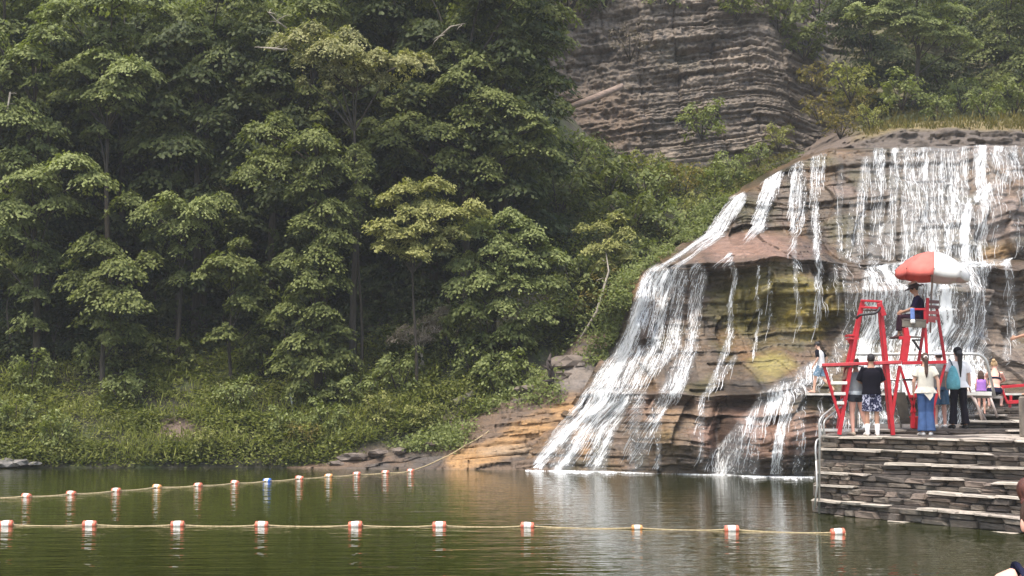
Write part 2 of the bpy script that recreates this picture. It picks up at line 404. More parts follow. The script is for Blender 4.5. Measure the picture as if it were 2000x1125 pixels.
c = mixc(c, (0.095, 0.085, 0.014), blob(1500, 590, 120, 62, 0.95))             # moss below the brow
c = mixc(c, (0.17, 0.14, 0.022), blob(1580, 610, 50, 60, 0.8))
c = mixc(c, (0.24, 0.22, 0.075), blob(1500, 722, 50, 26, 0.9))
c = mixc(c, (0.30, 0.17, 0.06), blob(1140, 850, 22, 60, 0.7))
c = mixc(c, (0.30, 0.20, 0.09), blob(1950, 490, 34, 22, 0.7))
c = mixc(c, (0.23, 0.15, 0.07), blob(1290, 850, 50, 50, 0.4))
c = mixc(c, (0.17, 0.15, 0.14), blob(1950, 640, 60, 90, 0.8))
c = mixc(c, (0.25, 0.20, 0.18), blob(1960, 410, 50, 50, 0.6))
c = mixc(c, (0.035, 0.03, 0.026), blob(1420, 870, 26, 60, 0.75))
c = mixc(c, (0.045, 0.03, 0.024), blob(1490, 905, 150, 16, 0.6))
c = mixc(c, (0.04, 0.036, 0.03), blob(1570, 500, 40, 40, 0.4))
c = c*np.array([1.04, .93, .80])*.92
me = np_mesh('waterfall_rock', G.reshape(-1, 3), grid_faces(*G.shape[:2]), False, vcol=c.reshape(-1, 3))
tag(link_mesh('waterfall_rock', me, rock_mat('wet_rock', 0.36, speck=0.5)), kind='structure')
# ---- falling water: (points, half width px, density)
ST_ = [
 ([(1442, 388), (1415, 425), (1392, 458)], 15, 1.15), ([(1390, 458), (1350, 484), (1300, 520), (1265, 552)], 4.5, 1.0), ([(1265, 550), (1243, 610), (1222, 680)], 13, 1.0),
 ([(1412, 462), (1370, 486), (1330, 522)], 4, .45),
 ([(1285, 535), (1258, 600), (1232, 660), (1205, 700), (1160, 770), (1100, 850), (1050, 915)], 17, 1.1),
 ([(1300, 540), (1290, 600), (1275, 680), (1215, 740), (1180, 790), (1130, 860), (1100, 915)], 15, .8),
 ([(1240, 690), (1190, 760), (1140, 850), (1090, 912)], 18, .9),
 ([(1325, 532), (1318, 600), (1315, 680), (1270, 720), (1220, 770), (1180, 830), (1155, 915)], 15, .62),
 ([(1215, 780), (1185, 840), (1165, 915)], 17, .95),
 ([(1360, 530), (1355, 600), (1350, 680), (1325, 720), (1300, 770), (1270, 840), (1240, 915)], 14, .50),
 ([(1345, 690), (1330, 730), (1318, 765)], 16, .75),
 ([(1250, 770), (1240, 830), (1235, 915)], 12, .40), ([(1290, 780), (1285, 840), (1282, 915)], 6, .45),
 ([(1515, 342), (1495, 390), (1480, 445)], 14, 1.0), ([(1500, 350), (1490, 400), (1488, 440)], 9, .8),
 ([(1425, 500), (1425, 560), (1422, 600)], 6, .85), ([(1420, 600), (1425, 660), (1400, 730), (1380, 770)], 7, .55),
 ([(1435, 700), (1405, 740), (1370, 780), (1368, 900)], 6, .5),
 ([(1475, 525), (1478, 620), (1470, 700)], 3, .5), ([(1500, 525), (1500, 640)], 3, .35),
 ([(1548, 330), (1545, 400), (1550, 460), (1552, 560), (1560, 640)], 5, .7), ([(1560, 325), (1562, 380), (1560, 440)], 12, .42),
 ([(1590, 305), (1588, 380), (1592, 440), (1596, 540), (1598, 600)], 8, .55), ([(1605, 305), (1600, 360)], 8, .35),
 ([(1592, 470), (1596, 520), (1592, 600), (1590, 640)], 5, .8),
 ([(1630, 520), (1635, 600)], 5, .4), ([(1648, 520), (1650, 620)], 5, .4), ([(1615, 520), (1616, 570)], 4, .35),
 ([(1692, 318), (1686, 360), (1676, 430), (1672, 505)], 11, .6), ([(1665, 400), (1655, 500)], 8, .38), ([(1640, 330), (1636, 420), (1640, 500)], 7, .36), ([(1716, 300), (1712, 400), (1705, 500), (1700, 560)], 12, .66),
 ([(1748, 292), (1742, 400), (1733, 500)], 11, .50), ([(1775, 292), (1775, 400), (1770, 500)], 16, .62),
 ([(1800, 292), (1800, 400), (1795, 470)], 15, .72), ([(1830, 292), (1828, 400), (1822, 500)], 16, .85),
 ([(1860, 290), (1858, 400), (1850, 500)], 14, .82), ([(1885, 290), (1880, 400), (1868, 480), (1865, 560)], 12, .55),
 ([(1915, 290), (1912, 355)], 15, .9), ([(1945, 288), (1945, 350)], 15, .85), ([(1975, 288), (1975, 342)], 15, .9), ([(2010, 288), (2005, 335)], 18, .9),
 ([(2060, 288), (2060, 335)], 30, .6), ([(2120, 288), (2120, 500)], 40, .5),
 ([(2000, 338), (1960, 352), (1925, 372), (1895, 395), (1885, 430), (1880, 500)], 10, 1.05), ([(1930, 375), (1915, 420), (1905, 490)], 14, .75),
 ([(1950, 370), (1945, 420), (1940, 470)], 14, .35), ([(1985, 360), (1985, 480)], 18, .22),
 ([(1700, 545), (1695, 600), (1690, 690), (1665, 745)], 18, .95), ([(1735, 540), (1730, 640), (1725, 740)], 22, 1.1),
 ([(1775, 530), (1770, 640), (1765, 760)], 22, 1.15), ([(1815, 520), (1810, 640), (1805, 760)], 22, 1.2),
 ([(1850, 520), (1850, 640), (1850, 760)], 22, 1.1), ([(1885, 520), (1885, 640), (1890, 760)], 18, .95), ([(1912, 520), (1912, 640), (1915, 760)], 12, .68),
 ([(1965, 520), (1968, 620), (1965, 700)], 9, .45), ([(1700, 528), (1760, 520), (1890, 518), (1965, 515)], 7, 1.1),
 ([(1665, 560), (1655, 640), (1625, 720), (1600, 740)], 14, .35),
 ([(1695, 560), (1640, 700)], 8, .3),
 ([(1590, 720), (1555, 748), (1525, 775), (1495, 800)], 15, .95), ([(1575, 735), (1530, 765), (1500, 780), (1460, 830), (1430, 880), (1405, 925)], 20, .65),
 ([(1500, 790), (1465, 850), (1440, 925)], 18, .5), ([(1540, 775), (1525, 840), (1510, 925)], 11, .85), ([(1560, 780), (1560, 850), (1555, 925)], 12, .3),
 ([(1480, 790), (1475, 850), (1465, 925)], 12, .35), ([(1430, 850), (1395, 890), (1375, 915)], 8, .75), ([(1600, 775), (1598, 925)], 6, .4),
 ([(1640, 780), (1640, 925)], 20, .35), ([(1720, 780), (1720, 925)], 60, .6), ([(1850, 780), (1850, 925)], 60, .6),
]
PXg, PYg = pix(FALLG)
DENS = np.zeros(PXg.shape)
for pts, w, d in ST_:
    for a, b in zip(pts[:-1], pts[1:]):
        lo_x, hi_x = min(a[0], b[0])-2*w, max(a[0], b[0])+2*w; lo_y, hi_y = min(a[1], b[1])-2*w, max(a[1], b[1])+2*w
        m = (PXg > lo_x) & (PXg < hi_x) & (PYg > lo_y) & (PYg < hi_y)
        dd, _t = seg_d(PXg[m], PYg[m], a, b)
        v_ = d*np.clip(1.25-(dd/w)**2*0.9, 0, 1)
        DENS[m] = np.maximum(DENS[m], v_)
DENS[rowv[:, 0] > 12.15] *= 0.25; DENS[rowv[:, 0] < 0.9] = 0
nR, nC = PXg.shape
# the water's own path: never behind the brow above it
order = np.arange(nR)[::-1]                       # top to bottom
YW = FALLG[..., 1].copy()
ker = 18
Yp = np.pad(YW, ((ker, ker), (0, 0)), 'edge'); cs_ = np.cumsum(Yp, 0); YW = np.minimum(YW, (cs_[2*ker:]-cs_[:-2*ker])/(2*ker))
acc = YW[nR-1].copy()
for r_ in order:
    acc = np.minimum(acc+0.012, YW[r_]); YW[r_] = acc
sd = np.arange(nC)[None, :].repeat(nR, 0).astype(float); rr_ = np.arange(nR)[:, None].repeat(nC, 1).astype(float)
DENS = DENS*np.clip(-.05+2.0*fbm(sd*.13, rr_*.012, 4, 4), .12, 1.2)
streak = 0.25*fbm(sd*0.22, rr_*0.03, 1.0, 3)+0.40*fbm(sd*0.62, rr_*0.06, 7.0, 3)+0.35*vnoise(sd*0.97, rr_*0.16, 9)
cell = streak[:-1, :-1]; dc = DENS[:-1, :-1]
alpha = np.clip((streak-(0.855-0.41*np.clip(DENS, 0, 1.1)))/.20, 0, 1)**1.1*.93*np.clip(DENS*6, 0, 1)+.15*np.clip(DENS*1.3, 0, 1)
mask = (dc > 0.02) & (rowv[:-1] < 13)
WP = FALLG.copy(); WP[..., 1] = YW-0.03-0.07*streak
WP[..., 2] += 0.03
def whitewater_material():
    m, nt, N, L, b = node_mat('white_water')
    tc = N.new('ShaderNodeTexCoord'); mp = N.new('ShaderNodeMapping'); mp.inputs['Scale'].default_value = (9, 9, 2.0); L.new(tc.outputs['Object'], mp.inputs[0])
    n = N.new('ShaderNodeTexNoise'); n.inputs['Scale'].default_value = 1.0; n.inputs['Detail'].default_value = 5; L.new(mp.outputs[0], n.inputs['Vector'])
    cr = N.new('ShaderNodeValToRGB'); cr.color_ramp.elements[0].position = .35; cr.color_ramp.elements[1].position = .6
    cr.color_ramp.elements[0].color = (0.72, 0.73, 0.74, 1); cr.color_ramp.elements[1].color = (0.95, 0.95, 0.95, 1)
    L.new(n.outputs[0], cr.inputs[0]); L.new(cr.outputs[0], b.inputs['Base Color'])
    b.inputs['Roughness'].default_value = 0.35
    tr = N.new('ShaderNodeBsdfTranslucent'); tr.inputs[0].default_value = (.85, .87, .88, 1)
    mx = N.new('ShaderNodeMixShader'); mx.inputs[0].default_value = .3
    L.new(b.outputs[0], mx.inputs[1]); L.new(tr.outputs[0], mx.inputs[2]); L.new(mx.outputs[0], N['Material Output'].inputs[0])
    return m
WW = whitewater_material()
# compact the sheet mesh
def compact(V, F):
    u, inv = np.unique(F, return_inverse=True); return V[u], inv.reshape(F.shape)
F_ = grid_faces(nR, nC)[mask.reshape(-1)]
u_, inv_ = np.unique(F_, return_inverse=True); al = alpha.ravel()[u_]
VEIL, nt, N, L, b = node_mat('water_veil'); a_ = N.new('ShaderNodeAttribute'); a_.attribute_name = 'tint'
tp = N.new('ShaderNodeBsdfTransparent'); mx = N.new('ShaderNodeMixShader'); sp_ = N.new('ShaderNodeSeparateColor'); L.new(a_.outputs['Color'], sp_.inputs[0])
b.inputs['Base Color'].default_value = (.90, .91, .91, 1); b.inputs['Roughness'].default_value = .4
L.new(sp_.outputs[0], mx.inputs[0]); L.new(tp.outputs[0], mx.inputs[1]); L.new(b.outputs[0], mx.inputs[2]); L.new(mx.outputs[0], N['Material Output'].inputs[0])
tag(link_mesh('falling_water_sheet', np_mesh('falling_water_sheet', WP.reshape(-1, 3)[u_], inv_.reshape(F_.shape), True, vcol=np.stack([al, al, al], -1)), VEIL), kind='stuff')
# strands: thin folded ribbons of falling water and spray
def strands(count, wmin, wmax, lmin, lmax, power, offr, jit=0.8, lift=0.0):
    p = np.where(rowv < 12.3, DENS, 0)**power; p = p*(PXg > 1000)*(PXg < 2080); p = p.ravel(); p /= p.sum()
    idx = RG.choice(p.size, count, p=p); r0, c0 = np.divmod(idx, nC)
    c0 = c0 + RG.uniform(-.5, .5, count); L_ = RG.uniform(lmin, lmax, count); K = 4 if lmax > 5 else 3
    drift = RG.normal(0, jit, count); w = RG.uniform(wmin, wmax, count); of = RG.uniform(*offr, count)
    ph = RG.uniform(0, 6.28, count)
    V = np.zeros((count, K, 3, 3))
    for k in range(K):
        t = k/(K-1)
        r = np.clip(r0 - t*L_, 8, nR-1); cc = np.clip(c0 + drift*t + 0.5*np.sin(ph+t*5), 0, nC-1.001)
        ri = np.floor(r).astype(int); ri1 = np.minimum(ri+1, nR-1); fr = r-ri; ci = cc.astype(int); fc = (cc-ci)
        def S(A):
            if A.ndim == 3:
                fr_, fc_ = fr[:, None], fc[:, None]
            else: fr_, fc_ = fr, fc
            return (A[ri, ci]*(1-fr_)+A[ri1, ci]*fr_)*(1-fc_)+(A[ri, ci+1]*(1-fr_)+A[ri1, ci+1]*fr_)*fc_
        q = S(WP); q[:, 1] -= of + lift*math.sin(math.pi*t)
        ww = w*(0.25+0.75*math.sin(math.pi*(0.12+0.76*t)))
        V[:, k, 0] = q; V[:, k, 1] = q; V[:, k, 2] = q
        V[:, k, 0, 0] -= ww; V[:, k, 2, 0] += ww; V[:, k, 1, 1] -= ww*0.8
    b = (np.arange(count)*K*3)[:, None]
    F = []
    for k in range(K-1):
        for s in (0, 1):
            F.append(np.concatenate([b+k*3+s, b+k*3+s+1, b+(k+1)*3+s+1, b+(k+1)*3+s], 1))
    return V.reshape(-1, 3), np.concatenate(F)
v_, f_ = strands(6500, .003, .0085, 5, 20, 1.5, (0, .10))
tag(link_mesh('falling_water', np_mesh('falling_water', v_, f_, True), WW), kind='stuff')
v_, f_ = strands(10000, .004, .009, 1.0, 3, 1.0, (0.02, .20), 0.6)
tag(link_mesh('water_spray', np_mesh('water_spray', v_, f_, True), WW), kind='stuff')
# foam where the falls meet the pool
fx = np.linspace(1030, 2080, 900); base = FALLG[np.argmin(np.abs(rowv[:, 0]-1.0))]
bx, by = base[:, 0], base[:, 1]; bpx = pix(base)[0]
o_ = np.argsort(bpx); Xb = np.interp(fx, bpx[o_], bx[o_]); Yb = np.interp(fx, bpx[o_], by[o_])
nf = 3800; q = RG.integers(0, 900, nf); dn = np.clip(np.interp(fx[q], [1030, 1040, 1180, 1250, 1380, 1400, 1530, 1600, 2080], [.4, 1.1, .9, .2, .15, .6, .7, .15, .4]), 0, 2)*RG.uniform(.4, 1.2, nf)*np.clip(2.2*vnoise(q*.06, 1.0)-.3, .15, 1.3)
rad = RG.uniform(.010, .048, nf)*dn; px_ = Xb[q]+RG.normal(0, .05, nf); py_ = Yb[q]-np.abs(RG.exponential(.42, nf))*dn
ang = np.linspace(0, 2*math.pi, 6, endpoint=False)
V = np.zeros((nf, 7, 3)); V[:, 6] = np.stack([px_, py_, 0.02+rad*0.35], -1)
for k in range(6):
    V[:, k, 0] = px_+np.cos(ang[k])*rad*2.2; V[:, k, 1] = py_+np.sin(ang[k])*rad; V[:, k, 2] = -0.004
b = (np.arange(nf)*7)[:, None]; F = np.concatenate([np.concatenate([b+k, b+(k+1) % 6, b+6], 1) for k in range(6)])
tag(link_mesh('foam', np_mesh('foam', V.reshape(-1, 3), F, True), WW), kind='stuff')

# ---- the wooded bank and gorge side
BX = np.concatenate([np.linspace(-3000, -350, 20), np.linspace(-300, 1700, 260), np.linspace(1750, 2600, 30)])
BR = [
 dict(z=-1.5, p=[(-3000, 0, 42), (-300, 0, 48.2), (700, 0, 48.6), (1030, 0, 47.6), (1200, 0, 52), (1700, 0, 56), (2600, 0, 58)]),
 dict(z=0.0, p=[(-3000, 0, 43), (-300, 0, 49.0), (640, 0, 49.4), (1030, 0, 48.6), (1200, 0, 53), (1700, 0, 57), (2600, 0, 59)]),
 dict(p=[(-3000, 862, 44), (-300, 872, 49.8), (0, 870, 50), (640, 868, 50.2), (900, 862, 50.2), (1030, 845, 50.4), (1200, 800, 54), (1700, 800, 60), (2600, 800, 62)]),
 dict(p=[(-3000, 770, 47), (-300, 800, 52), (0, 800, 52.2), (640, 795, 52.4), (900, 770, 52.4), (1060, 745, 52.5), (1200, 690, 55), (1700, 690, 62), (2600, 700, 64)]),
 dict(p=[(-3000, 660, 50), (-300, 700, 56), (0, 690, 56), (640, 690, 56), (900, 660, 55), (1060, 640, 54.2), (1200, 600, 56), (1280, 540, 57.5), (1700, 520, 64), (2600, 520, 66)]),
 dict(p=[(-3000, 480, 56), (-300, 500, 62), (640, 500, 62), (900, 500, 59), (1060, 500, 57.5), (1200, 480, 58), (1380, 455, 60), (1500, 420, 62), (1700, 420, 70), (2600, 420, 72)]),
 dict(p=[(-3000, 250, 62), (-300, 300, 67), (640, 300, 67), (900, 320, 65), (1060, 330, 63), (1250, 345, 64), (1440, 352, 66), (1560, 305, 70), (1700, 270, 76), (2600, 270, 76)]),
 dict(p=[(-3000, 0, 68), (-300, 0, 73), (640, 0, 73), (900, 60, 72), (1060, 150, 72), (1180, 290, 73), (1250, 332, 74), (1440, 340, 78), (1560, 290, 80), (1700, 240, 84), (2600, 240, 84)]),
 dict(p=[(-3000, -500, 78), (-300, -600, 84), (640, -600, 84), (900, -500, 84), (1060, -300, 88), (1180, 270, 90), (1250, 326, 92), (1440, 336, 96), (1560, 288, 97), (1700, 230, 98), (2600, 230, 98)]),
]
seqB = []
for i, n in enumerate([2, 14, 26, 26, 24, 24, 24, 14]): seqB += [(i, k/n) for k in range(n)]
seqB.append((len(BR)-2, 1.0))
GB = eval_rows(BR, lambda r: BX, seqB)
rb = np.array([i+f for i, f in seqB])[:, None]
GB[..., 1] -= (1.0*(fbm(GB[..., 0]*.25, GB[..., 2]*.25, 2)-.5)+.35*(fbm(GB[..., 0]*1.2, GB[..., 2]*1.2, 5)-.5))*np.clip(rb-0.5, 0.3, 1)
BANKG = GB
cb = np.ones(GB.shape)*rgb(0.035, 0.032, 0.018)
nn = fbm(GB[..., 0]*.8, GB[..., 1]*.8, GB[..., 2]*.8, 4)
cb = mixc(cb, (0.05, 0.065, 0.018), np.clip((nn-.45)*5, 0, 1))
bpx_, bpy_ = pix(GB)
cb = mixc(cb, (0.13, 0.10, 0.085), np.clip((bpx_-1080)/120, 0, 1)*np.clip((340-bpy_)/60, 0, 1)*np.clip((1330-bpx_)/60, 0, 1)*np.clip((bpy_-120)/80, 0, 1))
def patch(cx, cy, rx, ry): return np.clip(1.3-((bpx_-cx)/rx)**2-((bpy_-cy)/ry)**2+1.2*(nn-.5), 0, 1)
cb = mixc(cb, (0.13, 0.09, 0.07), patch(350, 840, 50, 26))
cb = mixc(cb, (0.12, 0.09, 0.065), patch(760, 895, 150, 30))
cb = mixc(cb, (0.15, 0.12, 0.10), patch(1130, 720, 70, 50)); cb = mixc(cb, (0.14, 0.11, 0.08), patch(930, 850, 110, 50))
tag(link_mesh('hillside', np_mesh('hillside', GB.reshape(-1, 3), grid_faces(*GB.shape[:2]), True, vcol=cb.reshape(-1, 3)), rock_mat('earth', 0.9, speck=.35, layer=False)), kind='structure')
def bank_at(px, py):
    """point of the bank nearest photo pixel"""
    i = np.argmin((bpx_-px)**2+(bpy_-py)**2); return Vector(GB.reshape(-1, 3)[i])
# ---- low rock shelf with orange staining at the left foot of the falls
SR = [
 dict(z=-0.8, p=[(560, 0, 48.0), (900, 0, 47.4), (1130, 0, 46.4)]),
 dict(z=0.05, p=[(560, 0, 49.2), (640, 0, 48.7), (900, 0, 48.0), (1130, 0, 47.0)]),
 dict(p=[(560, 909, 49.6), (640, 903, 49.4), (860, 900, 49.0), (900, 892, 48.8), (1000, 885, 48.3), (1130, 880, 47.8)]),
 dict(p=[(560, 906, 50), (640, 894, 50.0), (800, 886, 49.9), (900, 858, 49.8), (1000, 838, 49.2), (1130, 830, 48.6)]),
 dict(p=[(560, 903, 50.6), (640, 888, 50.6), (800, 876, 50.4), (900, 836, 50.6), (960, 800, 50.8), (1040, 770, 50.6), (1130, 765, 50)]),
 dict(p=[(560, 900, 52), (800, 870, 52), (900, 825, 52), (1000, 775, 52.2), (1060, 730, 52.6), (1130, 700, 52), ]),
 dict(p=[(560, 895, 54), (800, 865, 54), (900, 815, 54), (1000, 750, 54), (1060, 720, 55), (1130, 650, 54.5)]),
]
sx = np.linspace(560, 1185, 300)
seqS = []
for i, n in enumerate([3, 22, 30, 30, 30, 12]): seqS += [(i, k/n) for k in range(n)]
seqS.append((len(SR)-2, 1.0))
GS = eval_rows(SR, lambda r: sx, seqS); Xs, Ys, Zs = GS[..., 0].copy(), GS[..., 1].copy(), GS[..., 2].copy()
wz = Zs-0.10*Xs+0.5*(fbm(Xs*.3, Ys*.3, 1)-.5)
GS[..., 1] -= strata(Xs, Ys, Zs, 11., .20, .30, 0.10, 1.2)
stp = 0.16; q_ = wz/stp; GS[..., 2] += np.where(Zs > .1, stp*(np.floor(q_)+np.clip((q_-np.floor(q_))*3, 0, 1)-q_), 0)
cs = np.ones(GS.shape)*rgb(0.125, 0.080, 0.050); ns = fbm(Xs*.7, Ys*.7, Zs*3, 4); spx, spy = pix(GS)
cs = mixc(cs, (0.07, 0.055, 0.045), np.clip((ns-.5)*6, 0, 1))
def sb(cx, cy, rx, ry, k): return np.clip(1.3-((spx-cx)/rx)**2-((spy-cy)/ry)**2+1.6*(ns-.5), 0, 1)*k
d1, _ = seg_d(spx, spy, (900, 905), (1120, 800)); cs = mixc(cs, (0.36, 0.20, 0.075), np.clip(1.3-(d1/26)**1.5+3.0*(ns-.5), 0, 1)*.8)
cs = mixc(cs, (0.30, 0.21, 0.13), sb(1010, 880, 80, 12, .8)); cs = mixc(cs, (0.18, 0.15, 0.13), sb(1120, 720, 60, 40, .9))
tag(link_mesh('rock_shelf', np_mesh('rock_shelf', GS.reshape(-1, 3), grid_faces(*GS.shape[:2]), True, vcol=cs.reshape(-1, 3)), rock_mat('shelf_rock', .6, speck=.3)), kind='structure')
# ---- the cliff behind
CX = np.concatenate([np.linspace(980, 2050, 520), np.linspace(2060, 4200, 60)])
CRW = [
 dict(p=[(980, 470, 66), (1250, 400, 68), (1500, 380, 72), (1620, 330, 74), (4200, 330, 74)]),
 dict(p=[(980, 360, 68), (1250, 330, 69.5), (1500, 310, 73), (1620, 292, 76), (2050, 284, 77), (4200, 284, 70)]),
 dict(p=[(980, 240, 71), (1250, 240, 71.5), (1500, 240, 74), (1620, 245, 77.5), (2050, 250, 79), (4200, 250, 70)]),
 dict(p=[(980, 160, 74), (1250, 165, 73.5), (1500, 165, 75), (1620, 175, 79), (2050, 190, 82), (4200, 190, 72)]),
 dict(p=[(980, 0, 76), (1250, 0, 76), (1500, 0, 78), (1620, 0, 84), (2050, 0, 88), (4200, 0, 74)]),
 dict(p=[(980, -450, 80), (1250, -450, 80), (1500, -450, 83), (1620, -450, 92), (2050, -450, 96), (4200, -450, 80)]),
]
seqC = []
for i, n in enumerate([24, 60, 52, 96, 30]): seqC += [(i, k/n) for k in range(n)]
seqC.append((len(CRW)-2, 1.0))
GC = eval_rows(CRW, lambda r: CX, seqC); Xc, Yc, Zc = GC[..., 0].copy(), GC[..., 1].copy(), GC[..., 2].copy()
cpx, cpy = pix(GC)
rough_left = np.clip((1330-cpx)/120, 0, 1)
dipc = np.where(cpx < 1490, 0.20, -0.05)
arch = 0.20*np.minimum(Xc, 13.2)+(-0.10)*np.clip(Xc-13.2, 0, 99)
stc = strata(Xc, Yc, Zc-arch, 21., .30, .55, 0.0, 2.2)+.5*strata(Xc, Yc, Zc-arch, 41., .9, .6, 0.0, 1.6)
rub = 1.3*(fbm(Xc*1.0, Yc*.6, Zc*1.3, 5)-.5)+.5*(fbm(Xc*4, Yc, Zc*4, 2)-.5)
jq = Xc/2.1+.5*fbm(Xc*.3, 0, Zc*.35, 3); jf = jq-np.floor(jq); joint = np.clip(1-np.abs(jf-.5)/.045, 0, 1)*(_h(np.floor(jq), np.floor(Zc/2.2), Xc*0+3) > .45)
stc = stc*np.clip(.25+1.9*fbm(Xc*.35, 5, (Zc-arch)*.5, 3), .35, 1.5)-.45*joint+.5*(_h(np.floor(jq+.5), np.floor((Zc-arch)/1.3), Xc*0+8)-.5)
GC[..., 1] -= stc*(1-.5*rough_left)+rub*(.45+.55*rough_left) + 2.2*(fbm(Xc*.16, Zc*.10, 8, 3)-.5) + .8*np.exp(-((cpx-1530)/40)**2-((cpy-200)/60)**2)
cc = np.ones(GC.shape)*rgb(0.142, 0.122, 0.104); nc_ = fbm(Xc*.5, Yc*.3, (Zc-arch)*1.6, 5); nd_ = fbm(Xc*2.2, Yc, (Zc-arch)*6, 4)
lay = _h(np.floor((Zc-arch)/.3+.4*vnoise(Xc*.3, Zc)), np.zeros_like(Zc), np.ones_like(Zc)*4)
cc = mixc(cc, (0.215, 0.185, 0.158), np.clip((nc_-.5)*5, 0, 1)); cc = mixc(cc, (0.11, 0.10, 0.095), np.clip((nd_-.55)*6, 0, 1)*.8)
cc = cc*(0.88+.24*lay)[..., None]
crk = np.abs(fbm(Xc*.9, 0, (Zc-arch)*.5, 4)-.5); cc = cc*(1-.5*np.clip(1-crk*28, 0, 1))[..., None]
cc = mixc(cc, (0.15, 0.115, 0.09), np.clip(1.5-((cpx-1150)/110)**2-((cpy-240)/70)**2, 0, 1)*.9)
cc = mixc(cc, (0.08, 0.095, 0.05), np.clip((fbm(Xc*.35, 1, Zc*.35)-.52)*5, 0, 1)*np.clip((150-cpy)/80, 0, 1)*.5)
cc = mixc(cc, (0.10, 0.10, 0.04), np.clip((cpx-1600)/80, 0, 1)*np.clip((265-cpy)/20, 0, 1)*.8)
cc = cc*np.array([1.0, .93, .84])*.92
tag(link_mesh('cliff', np_mesh('cliff', GC.reshape(-1, 3), grid_faces(*GC.shape[:2]), False, vcol=cc.reshape(-1, 3)), rock_mat('cliff_rock', .85, speck=.36)), kind='structure')
def cliff_at(px, py):
    i = np.argmin((cpx-px)**2+(cpy-py)**2); return Vector(GC.reshape(-1, 3)[i])
# ------------------------------------------------------------------ FOLIAGE
LM = {
 'green': leaf_mat('leaf_green', (0.062, 0.078, 0.018), (0.228, 0.250, 0.085)),
 'bright': leaf_mat('leaf_bright', (0.078, 0.100, 0.022), (0.280, 0.310, 0.120)),
 'yellow': leaf_mat('leaf_yellow', (0.10, 0.115, 0.028), (0.36, 0.35, 0.13)),
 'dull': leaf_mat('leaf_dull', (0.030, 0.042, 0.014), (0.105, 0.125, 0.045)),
 'bank': leaf_mat('leaf_bank', (0.070, 0.088, 0.015), (0.30, 0.31, 0.080)),
 'vine': leaf_mat('leaf_vine', (0.13, 0.14, 0.05), (0.38, 0.36, 0.17)),
 'autumn': leaf_mat('leaf_autumn', (0.07, 0.075, 0.02), (0.26, 0.20, 0.06)),
 'dead': leaf_mat('leaf_dead', (0.10, 0.08, 0.06), (0.26, 0.22, 0.17), .15),
}
BARK = mat('bark', (0.050, 0.040, 0.030), .9, .35, 6, .6, 20, stretch=(3, 3, .5))
BARKL = mat('pale_bark', (0.30, 0.26, 0.21), .9, .3, 6, .6, 20, stretch=(3, 3, .5))
def leaves(P, D, Nn, size, tone, wid=0.62):
    """P centre, D direction of the blade, Nn upward normal; folded four-sided blades"""
    n = len(P); D = D/np.linalg.norm(D, axis=1, keepdims=True)
    W = np.cross(D, Nn); W /= np.linalg.norm(W, axis=1, keepdims=True)+1e-9; U = np.cross(W, D)
    s = size[:, None]; V = np.zeros((n, 4, 3))
    V[:, 0] = P-D*s*.5; V[:, 1] = P+W*s*wid*.5+D*s*.05-U*s*.10; V[:, 2] = P+D*s*.55-U*s*.08; V[:, 3] = P-W*s*wid*.5+D*s*.05-U*s*.10
    return V.reshape(-1, 3), np.arange(n*4).reshape(n, 4), np.clip(tone, 0, 1)
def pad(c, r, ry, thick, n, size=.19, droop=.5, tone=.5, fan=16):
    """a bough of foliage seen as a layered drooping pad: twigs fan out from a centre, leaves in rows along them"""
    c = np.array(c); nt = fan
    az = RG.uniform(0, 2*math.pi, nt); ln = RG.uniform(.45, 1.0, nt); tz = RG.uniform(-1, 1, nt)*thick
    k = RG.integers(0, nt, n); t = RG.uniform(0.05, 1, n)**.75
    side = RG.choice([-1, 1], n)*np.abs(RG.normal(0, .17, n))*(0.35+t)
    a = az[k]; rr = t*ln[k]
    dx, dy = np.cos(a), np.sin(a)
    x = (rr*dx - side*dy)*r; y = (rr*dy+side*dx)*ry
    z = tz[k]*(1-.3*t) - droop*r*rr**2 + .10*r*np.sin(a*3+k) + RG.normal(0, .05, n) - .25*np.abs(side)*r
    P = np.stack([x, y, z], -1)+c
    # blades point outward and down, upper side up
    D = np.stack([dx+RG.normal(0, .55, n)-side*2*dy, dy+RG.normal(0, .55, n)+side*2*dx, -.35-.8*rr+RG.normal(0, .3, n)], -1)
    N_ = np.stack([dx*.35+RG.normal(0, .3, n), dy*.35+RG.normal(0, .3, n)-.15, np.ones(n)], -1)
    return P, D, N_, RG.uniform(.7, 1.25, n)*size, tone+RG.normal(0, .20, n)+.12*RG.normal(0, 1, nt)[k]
def join_leaves(name, pads, m, parent):
    A = [np.concatenate([p[i] for p in pads]) for i in range(5)]
    V, F, T = leaves(*A)
    return link_mesh(name, np_mesh(name, V, F, False, fattr=T), m, parent)
def in_frame(p): return True
NTREE = [0]
